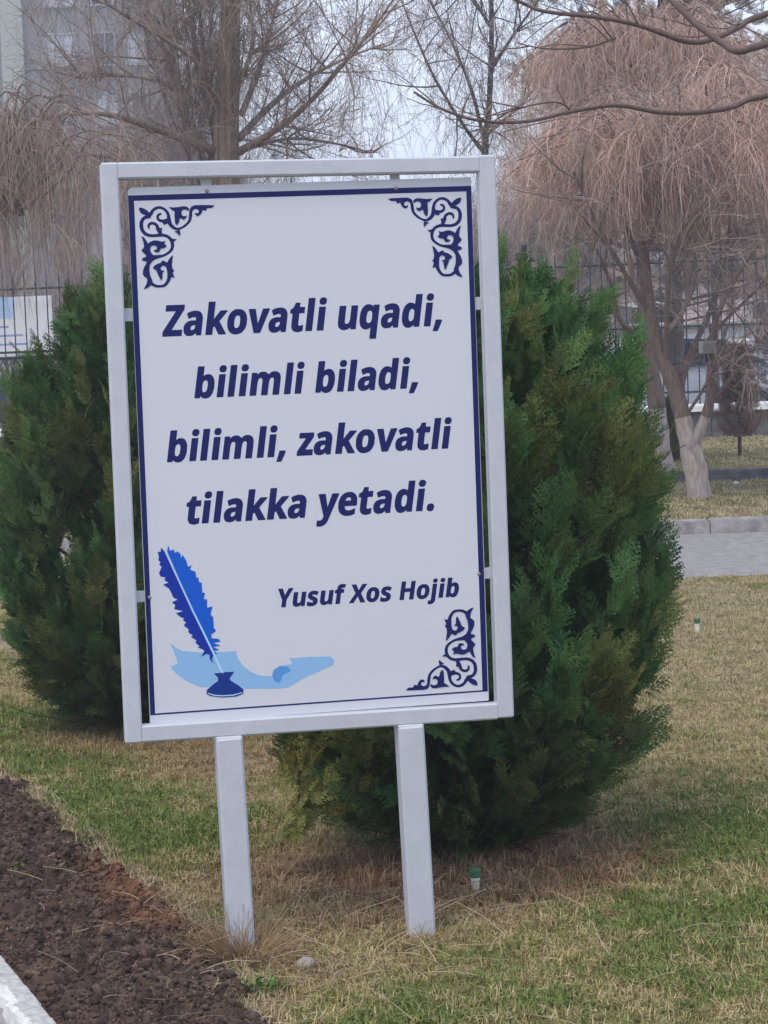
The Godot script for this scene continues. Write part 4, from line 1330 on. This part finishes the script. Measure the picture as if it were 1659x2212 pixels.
func make_lawn() -> void:
	var green := [[-1.42, -8.93, 0.55, 0.8], [-1.05, -7.2, 0.34, 1.15], [-0.76, -6.70, 0.34, 1.15], [-0.48, -5.5, 0.14, 0.8], [0.77, -6.14, 0.36, 0.8], [0.95, -6.41, 0.36, 0.8], [-1.22, -8.06, 0.42, 0.85], [-0.05, -4.68, 0.22, 0.8], [0.3, -4.75, 0.22, 0.55], [0.65, -5.0, 0.4, 0.55], [0.75, -5.5, 0.35, 0.6], [-0.55, -6.25, 0.22, 0.5], [-0.30, -4.93, 0.07, 0.8]]
	var brown := [[0.17, -5.97, 0.34, 1.0], [0.34, -6.2, 0.35, 1.0], [-0.2, -6.05, 0.36, 0.9], [-0.35, -5.28, 0.12, 0.9], [-0.6, -7.9, 0.35, 0.7], [-0.9, -8.4, 0.4, 0.9], [-0.1, -5.55, 0.2, 0.5], [-0.22, -5.05, 0.12, 0.6]]
	var red := [[0.2, -5.85, 0.22, 1.0], [0.4, -6.05, 0.24, 1.0], [0.06, -5.70, 0.14, 0.9], [0.0, -6.0, 0.25, 0.8]]
	var n1 := noise(101, 1.3, 3)
	var n2 := noise(102, 5.0, 2)
	var clumps := []
	for s in 6: clumps.append(grass_clump(s, 16, 0.032))
	rng.seed = 55
	var xf := []
	var cols := []
	for k in 78000:
		var z := -4.15 - 9.25 * pow(rng.randf(), 1.15)
		var hw := -z * 0.168 + 0.95
		var x := rnd(-hw, hw)
		var edge := bed_edge(z)
		var nn := n1.get_noise_2d(x * 1.0, z)
		var n3 := n2.get_noise_2d(x, z)
		if x < edge + 0.03 * n3 + rnd(-0.07, 0.01): continue
		if x < kerb_x(z) - 0.2: continue
		var br := spot(x, z, brown)
		var gr := spot(x, z, green)
		if br > 0.3 and rng.randf() < br * 0.5: continue
		if spot(x, z, [[-1.95, -11.6, 0.55, 1.0]]) > 0.35 + rnd(0.0, 0.3): continue
		var far := smoothstep(6.5, 9.5, -z) * smoothstep(-0.3, 0.5, x)
		var g := clampf(0.22 + 0.75 * nn + 0.5 * n3 + gr * 1.15 - br * 0.7 - far * 0.22, 0.0, 1.0)
		var c: Color
		var r := rng.randf()
		if r < g * 0.95:
			c = Color(0.115, 0.185, 0.042).lerp(Color(0.25, 0.245, 0.07), rng.randf() * (1.0 - 0.5 * gr))
		elif r < g * 0.55 + 0.40:
			c = Color(0.35, 0.285, 0.115).lerp(Color(0.245, 0.205, 0.075), rng.randf())
		else:
			c = Color(0.54, 0.435, 0.245).lerp(Color(0.38, 0.295, 0.155), rng.randf())
		if br > 0.15: c = c.lerp(Color(0.29, 0.165, 0.095) * rnd(0.6, 1.2), br * rnd(0.5, 1.0))
		var rd := spot(x, z, red)
		if rd > 0.2 and rng.randf() < rd * 0.85: c = Color(0.36, 0.165, 0.085).lerp(Color(0.24, 0.12, 0.07), rng.randf())
		# a fringe of dead grass along the cut edge of the bed
		if x < edge + 0.05 + 0.03 * n3 and rng.randf() < 0.75: c = Color(0.46, 0.36, 0.23) * rnd(0.6, 1.15)
		if far > 0.0 and g < 0.4: c = c.lerp(Color(0.44, 0.365, 0.235), far * 0.5)
		var s := rnd(0.75, 1.3) * (1.0 + gr * 0.35) * (1.0 + maxf(-z - 8.0, 0.0) * 0.03)
		xf.append(Transform3D(Basis(Vector3.UP, rnd(0, TAU)) * Basis.from_scale(Vector3(s, s * rnd(0.7, 1.15), s)), Vector3(x, 0, z)))
		cols.append(c)
	var lawn := Node3D.new()
	lawn.name = "grass"
	add_child(lawn)
	tag(lawn, "patchy winter grass, part straw coloured and part green, around the sign", "grass", "", "stuff")
	scatter_parts("blades", clumps, M.grass, xf, cols, lawn)
	# dry grass on the strips beyond the road
	xf = []; cols = []
	for k in 20000:
		var x := rnd(-3.5, 6.0)
		var z := across(-16.62 - 11.4 * pow(rng.randf(), 0.8), x)
		var zz := z - 0.08 * (x - 2.3)
		if zz < -21.05 and zz > -21.35: continue
		var y := 0.082 if zz > -21.1 else 0.19
		var nn := n1.get_noise_2d(x * 1.5, z * 1.5)
		var c := Color(0.46, 0.385, 0.23).lerp(Color(0.36, 0.30, 0.165), rng.randf())
		if rng.randf() < 0.22 + nn * 0.7 + (0.18 if zz > -20.6 and zz < -18.5 else 0.0): c = Color(0.17, 0.175, 0.07).lerp(Color(0.26, 0.23, 0.11), rng.randf())
		var s := rnd(1.2, 2.2)
		xf.append(Transform3D(Basis(Vector3.UP, rnd(0, TAU)) * Basis.from_scale(Vector3(s * 1.4, s, s * 1.4)), Vector3(x, y, z)))
		cols.append(c)
	var fl := Node3D.new()
	fl.name = "verge_grass"
	add_child(fl)
	tag(fl, "dry straw coloured grass on the strips beyond the road", "grass", "", "stuff")
	scatter_parts("blades", clumps, M.grass, xf, cols, fl)
	# long straws and dead roots lying about the posts
	var straws := []
	for s in 4:
		rng.seed = 4100 + s
		var g := Geo.new()
		g.tube(wavy(Vector3.ZERO, Vector3(1, rnd(0.0, 0.25), rnd(-0.2, 0.2)), 0.16, 7, -0.03, 0.13), taper(8, 0.0013, 0.0007), 4)
		straws.append(g.mesh())
	rng.seed = 56
	xf = []; cols = []
	for k in 760:
		var z := rnd(-6.3, -4.3)
		var x := rnd(-1.0, 0.9)
		if k < 190:
			x = rnd(-0.62, 0.25); z = rnd(-5.75, -4.9)
		elif k > 480:
			x = bed_edge(z) + rnd(-0.42, 0.08)
		elif rng.randf() < 0.7: continue
		if x < kerb_x(z) + 0.02: continue
		var f := rnd(0.6, 1.15)
		xf.append(Transform3D(Basis(Vector3.UP, rnd(0, TAU)) * Basis(Vector3(0, 0, 1), rnd(-0.05, 0.5) * (1.0 if k < 480 else 0.3)) * Basis.from_scale(Vector3.ONE * (rnd(0.2, 1.05) if k < 480 else rnd(0.08, 0.5))), Vector3(x, rnd(0.012, 0.03), z)))
		cols.append(Color(0.46, 0.36, 0.24) * f)
	var sn := Node3D.new()
	sn.name = "straw"
	add_child(sn)
	tag(sn, "loose dry straw and roots strewn about the sign posts", "straw", "", "stuff")
	scatter_parts("stalks", straws, M.grass, xf, cols, sn)
	# long dry grass below the arborvitae
	var dry := []
	for s in 3: dry.append(grass_clump(20 + s, 14, 0.085))
	rng.seed = 57
	xf = []; cols = []
	for k in 900:
		var z := rnd(-6.25, -5.35)
		var x := rnd(-0.45, 0.75)
		if rng.randf() > maxf(spot(x, z, brown), spot(x, z, red)): continue
		var f := rnd(0.6, 1.2)
		xf.append(Transform3D(Basis(Vector3.UP, rnd(0, TAU)) * Basis.from_scale(Vector3(1.1, rnd(0.5, 1.0), 1.1)), Vector3(x, 0, z)))
		cols.append(Color(0.38 * f, 0.25 * f, 0.145 * f))
	scatter_parts("stalks", dry, M.grass, xf, cols, sn)
	# a dead tuft hugging the foot of one post, a smaller one at the other
	for e in [[Vector3(-0.36, 0, -5.235), 340, 0.125, "thick tuft of dead brown grass around the foot of a sign post beside the soil"], [Vector3(0.045, 0, -5.31), 110, 0.06, "small tuft of dry grass at the sign post standing clear of the soil"]]:
		rng.seed = 4200
		var g := Geo.new()
		for b in int(e[1]):
			var an := rnd(0, TAU)
			var out := Vector3(cos(an), 0, sin(an) * 0.8)
			var p := out * rnd(0.01, 0.095) + Vector3(0, -0.005, 0)
			var l: float = e[2] * rnd(0.5, 1.2)
			var path := wavy(p, (Vector3.UP + out * rnd(0.2, 1.3)).normalized(), l, 4, -0.16, 0.18)
			var f := rnd(0.55, 1.2)
			g.tube(path, taper(5, 0.0013, 0.0006), 3, Color(0.36 * f, 0.235 * f, 0.13 * f))
		var th := thing("dead_grass_tuft", e[3], "grass tuft", e[0])
		part("stalks", g, M.grass, th)

func make_bed() -> void:
	rng.seed = 60
	var n1 := noise(201, 9.0, 4)
	var n2 := noise(202, 26.0, 2)
	var n3 := noise(203, 2.6, 2)
	var red := [[-0.76, -6.23, 0.10, 0.8], [-0.64, -5.9, 0.13, 1.0], [-0.55, -5.6, 0.12, 0.95], [-0.70, -6.05, 0.1, 0.9]]
	var g := Geo.new()
	var st := 0.0095
	var h := func(x: float, z: float) -> float:
		var e := bed_edge(z) + 0.03 * n3.get_noise_2d(x * 3.0, z * 6.0)
		var d := minf(e - x, x - kerb_x(z))
		return 0.008 + smoothstep(-0.01, 0.10, d) * 0.012 + 0.036 * n1.get_noise_2d(x, z) + 0.014 * n2.get_noise_2d(x, z) - smoothstep(0.02, -0.05, e - x) * 0.05
	var z := -8.6
	var shade := func(x: float, zz: float) -> Color:
		var c := Color(0.14, 0.092, 0.070).lerp(Color(0.055, 0.034, 0.028), clampf(0.5 + 0.9 * n2.get_noise_2d(x * 0.7, zz * 0.7 + 9.0), 0, 1))
		c = c.lerp(Color(0.20, 0.145, 0.10), clampf(n1.get_noise_2d(x + 5.0, zz) * 1.3, 0, 1) * 0.55)
		return c.lerp(Color(0.27, 0.125, 0.07), spot(x, zz, red) * 0.9)
	while z < -4.0:
		var x := kerb_x(z) - 0.03
		var ed := bed_edge(z) + 0.10
		while x < ed:
			var k := g.v.size()
			var q := [Vector3(x, h.call(x, z), z), Vector3(x + st, h.call(x + st, z), z), Vector3(x + st, h.call(x + st, z + st), z + st), Vector3(x, h.call(x, z + st), z + st)]
			var nn: Vector3 = (q[2] - q[0]).cross(q[1] - q[0]).normalized()
			if nn.y < 0: nn = -nn
			for p in q:
				g.v.append(p); g.n.append(nn); g.c.append(shade.call(p.x, p.z))
			g.i.append_array(PackedInt32Array([k, k + 1, k + 2, k, k + 2, k + 3]))
			x += st
		z += st
	tag(part("soil_bed", g, M.soil, self), "", "", "", "structure")
	# clods and crumbs
	var lumps := []
	for s in 5:
		rng.seed = 4300 + s
		var b := SphereMesh.new()
		b.radius = 1.0; b.height = 1.7; b.radial_segments = 9; b.rings = 6
		var arr := b.get_mesh_arrays()
		var v: PackedVector3Array = arr[Mesh.ARRAY_VERTEX]
		var nz := noise(400 + s, 0.9, 4)
		for k in v.size(): v[k] = v[k] * (1.0 + 0.55 * nz.get_noise_3dv(v[k] * 1.7)) * Vector3(1.0, 0.85, 1.15)
		arr[Mesh.ARRAY_VERTEX] = v
		var am := ArrayMesh.new()
		am.add_surface_from_arrays(Mesh.PRIMITIVE_TRIANGLES, [v, null, null, null, null, null, null, null, null, null, null, null, arr[Mesh.ARRAY_INDEX]])
		var tool := SurfaceTool.new()
		tool.create_from(am, 0)
		tool.generate_normals()
		lumps.append(tool.commit())
	rng.seed = 61
	var xf := []; var cols := []
	for k in 24000:
		var zz := rnd(-8.2, -4.1)
		var xx := rnd(kerb_x(zz) + 0.01, bed_edge(zz) + 0.02)
		var s := 0.0011 + 0.0052 * pow(rng.randf(), 3.5) + 0.011 * pow(rng.randf(), 30.0)
		var y: float = h.call(xx, zz)
		xf.append(Transform3D(Basis.from_euler(Vector3(rnd(0, TAU), rnd(0, TAU), rnd(0, TAU))) * Basis.from_scale(Vector3.ONE * s), Vector3(xx, y + s * 0.3, zz)))
		var f := rnd(0.6, 1.4)
		var c: Color = shade.call(xx, zz)
		if s < 0.004 and rng.randf() < 0.05: c = Color(0.30, 0.25, 0.21)
		cols.append(Color(c.r * f, c.g * f, c.b * f))
	var cl := Node3D.new()
	cl.name = "soil_clods"
	add_child(cl)
	tag(cl, "dark brown crumbs and clods of turned soil in the bed", "soil", "", "stuff")
	scatter_parts("clods", lumps, M.soil, xf, cols, cl)
	# bare sandy patch in the lawn beyond the arborvitae by the bed
	var sg := Geo.new()
	for k in 26:
		var a0 := TAU * k / 26
		var a1 := TAU * (k + 1) / 26
		sg.oquad(Vector3(-1.95, 0.005, -11.6), Vector3(-1.95 + cos(a0) * 0.6 * (1.0 + 0.25 * sin(a0 * 3.0)), 0.005, -11.6 + sin(a0) * 0.6), Vector3(-1.95 + cos(a1) * 0.6 * (1.0 + 0.25 * sin(a1 * 3.0)), 0.005, -11.6 + sin(a1) * 0.6), Vector3(-1.95, 0.005, -11.6), Vector3.UP)
	tag(part("bare_earth", sg, mat(Color.WHITE, 0.95, tile(71, 128, 0.03, Color(0.33, 0.25, 0.18), Color(0.50, 0.40, 0.30), 5, 0.4), 1.5), self), "", "", "", "structure")
	# concrete edging of the bed, its outer edge broken and whitish
	var kb := Node3D.new()
	kb.name = "bed_kerb"
	add_child(kb)
	tag(kb, "", "", "", "structure")
	var nk := noise(211, 7.0, 4)
	for s in 6:
		var z0 := -8.0 + s * 0.75
		var kg := Geo.new()
		var steps := 50
		var rows := []
		for k in steps + 1:
			var zz := z0 + 0.746 * k / steps
			var a := nk.get_noise_2d(zz * 2.0, 0.0)
			var b := nk.get_noise_2d(zz * 3.5, 40.0)
			var c := nk.get_noise_2d(zz * 6.0, 80.0)
			var x := kerb_x(zz) + 0.006 * a
			rows.append([Vector3(x, -0.05, zz), Vector3(x, 0.045 + 0.003 * c, zz), Vector3(x - 0.006, 0.052 + 0.002 * b, zz), Vector3(x - 0.052 + 0.016 * a + 0.006 * c, 0.053, zz), Vector3(x - 0.068 + 0.012 * b, 0.044 + 0.008 * c, zz), Vector3(x - 0.076 + 0.01 * b, 0.022 + 0.012 * a, zz), Vector3(x - 0.088, 0.0, zz), Vector3(x - 0.09, -0.2, zz)])
		for k in steps:
			for j in 7:
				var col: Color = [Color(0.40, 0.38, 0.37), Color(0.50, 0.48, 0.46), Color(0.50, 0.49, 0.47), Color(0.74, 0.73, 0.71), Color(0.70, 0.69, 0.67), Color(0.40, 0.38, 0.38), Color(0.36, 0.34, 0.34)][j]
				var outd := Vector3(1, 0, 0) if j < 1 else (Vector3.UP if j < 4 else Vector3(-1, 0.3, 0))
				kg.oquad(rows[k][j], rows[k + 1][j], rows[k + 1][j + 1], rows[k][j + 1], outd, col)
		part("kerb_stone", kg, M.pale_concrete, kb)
	var pg := Geo.new()
	pg.oquad(Vector3(kerb_x(-9.5) - 0.07, 0.004, -9.5), Vector3(kerb_x(-3.0) - 0.07, 0.004, -3.0), Vector3(-6, 0.004, -3.0), Vector3(-6, 0.004, -9.5), Vector3.UP)
	tag(part("path", pg, M.concrete, self), "", "", "", "structure")

func make_small_things() -> void:
	# pop-up lawn sprinklers
	for e in [[Vector3(0.196, 0, -5.80), "small sprinkler with a green cap in brown needles under the arborvitae", 1.0], [Vector3(1.46, 0, -10.88), "small sprinkler with a green cap alone on the open dry lawn", 1.1]]:
		var t := thing("sprinkler", e[1], "sprinkler", e[0], 0.0, "lawn sprinklers")
		var g := Geo.new()
		g.lathe([Vector2(0.0105, -0.02), Vector2(0.0105, 0.036), Vector2(0.0115, 0.037), Vector2(0.0115, 0.042), Vector2(0.0001, 0.042)], 16)
		part("riser", g, mat(lin(0.66, 0.63, 0.56), 0.6), t)
		g = Geo.new()
		g.lathe([Vector2(0.0118, 0.0425), Vector2(0.0125, 0.045), Vector2(0.0135, 0.056), Vector2(0.0150, 0.057), Vector2(0.0150, 0.064), Vector2(0.0128, 0.066), Vector2(0.0001, 0.066)], 16)
		part("cap", g, mat(lin(0.06, 0.16, 0.085), 0.5), t)
		t.scale = Vector3.ONE * float(e[2])
	# floodlight on the willow
	var f := thing("floodlight", "small grey floodlight strapped to a limb of the forked willow", "lamp", Vector3(2.66, 1.27, -18.72), 0.12)
	var g := Geo.new()
	g.cbox(Vector3(-0.068, 0.0, -0.03), Vector3(0.068, 0.105, 0.03), 0.01)
	part("housing", g, mat(lin(0.30, 0.30, 0.26), 0.5), f)
	g = Geo.new()
	g.cbox(Vector3(-0.048, 0.02, 0.0302), Vector3(0.048, 0.085, 0.034), 0.0015)
	part("glass", g, mat(lin(0.20, 0.21, 0.19), 0.15), f)
	g = Geo.new()
	g.cbox(Vector3(-0.012, -0.06, -0.05), Vector3(0.012, 0.0, -0.03), 0.003)
	part("mount", g, M.iron, f)
	# stone lying in the grass
	rng.seed = 70
	var nz := noise(301, 1.1, 3)
	for e in [[Vector3(-0.215, 0.012, -5.14), 0.024, lin(0.28, 0.25, 0.22), "grey brown stone half buried in grass near the dead tuft"], [Vector3(3.15, 0.09, -20.6), 0.035, lin(0.72, 0.70, 0.68), "white stone at the foot of the dark stone edging"], [Vector3(-0.63, 0.025, -4.74), 0.008, lin(0.42, 0.39, 0.35), "pale pebble lying on the dark soil"]]:
		var b := SphereMesh.new()
		b.radius = 1.0; b.height = 1.3; b.radial_segments = 14; b.rings = 8
		var arr := b.get_mesh_arrays()
		var v: PackedVector3Array = arr[Mesh.ARRAY_VERTEX]
		for k in v.size(): v[k] = v[k] * (1.0 + 0.5 * nz.get_noise_3dv(v[k] + e[0])) * float(e[1])
		var tool := SurfaceTool.new()
		var am := ArrayMesh.new()
		am.add_surface_from_arrays(Mesh.PRIMITIVE_TRIANGLES, [v, null, null, null, null, null, null, null, null, null, null, null, arr[Mesh.ARRAY_INDEX]])
		tool.create_from(am, 0)
		tool.generate_normals()
		var s := part("stone", tool.commit(), mat(e[2], 0.9), self)
		s.position = e[0]
		tag(s, e[3], "stone")
	# young weeds
	for e in [[Vector3(-0.305, 0.0, -4.95), "small bright green weed by the dead tuft", 1.0], [Vector3(-1.02, 0.03, -6.15), "tiny pale green seedling in the dark soil", 0.45]]:
		var t := thing("weed", e[1], "weed", e[0])
		rng.seed = 71
		g = Geo.new()
		var lg := Geo.new()
		for k in 26:
			var an := rnd(0, TAU)
			var p := wavy(Vector3(rnd(-0.02, 0.02), 0, rnd(-0.02, 0.02)), Vector3(cos(an), rnd(0.6, 1.8), sin(an)).normalized(), rnd(0.02, 0.055), 3, 0.0, 0.1)
			g.tube(p, taper(4, 0.0012, 0.0007), 3, Color(0.10, 0.17, 0.05))
			for j in 2:
				var d := (p[3] - p[2]).normalized() + rdir() * 0.7
				leaf_blade(lg, p[3 - j], p[3 - j] + d.normalized() * rnd(0.009, 0.017), 0.009, (Vector3.UP + rdir() * 0.5).normalized(), Color(0.10, 0.22, 0.045) * rnd(0.7, 1.3))
		part("stems", g, M.leaf, t)
		part("leaves", lg, M.leaf, t)
		t.scale = Vector3.ONE * float(e[2])
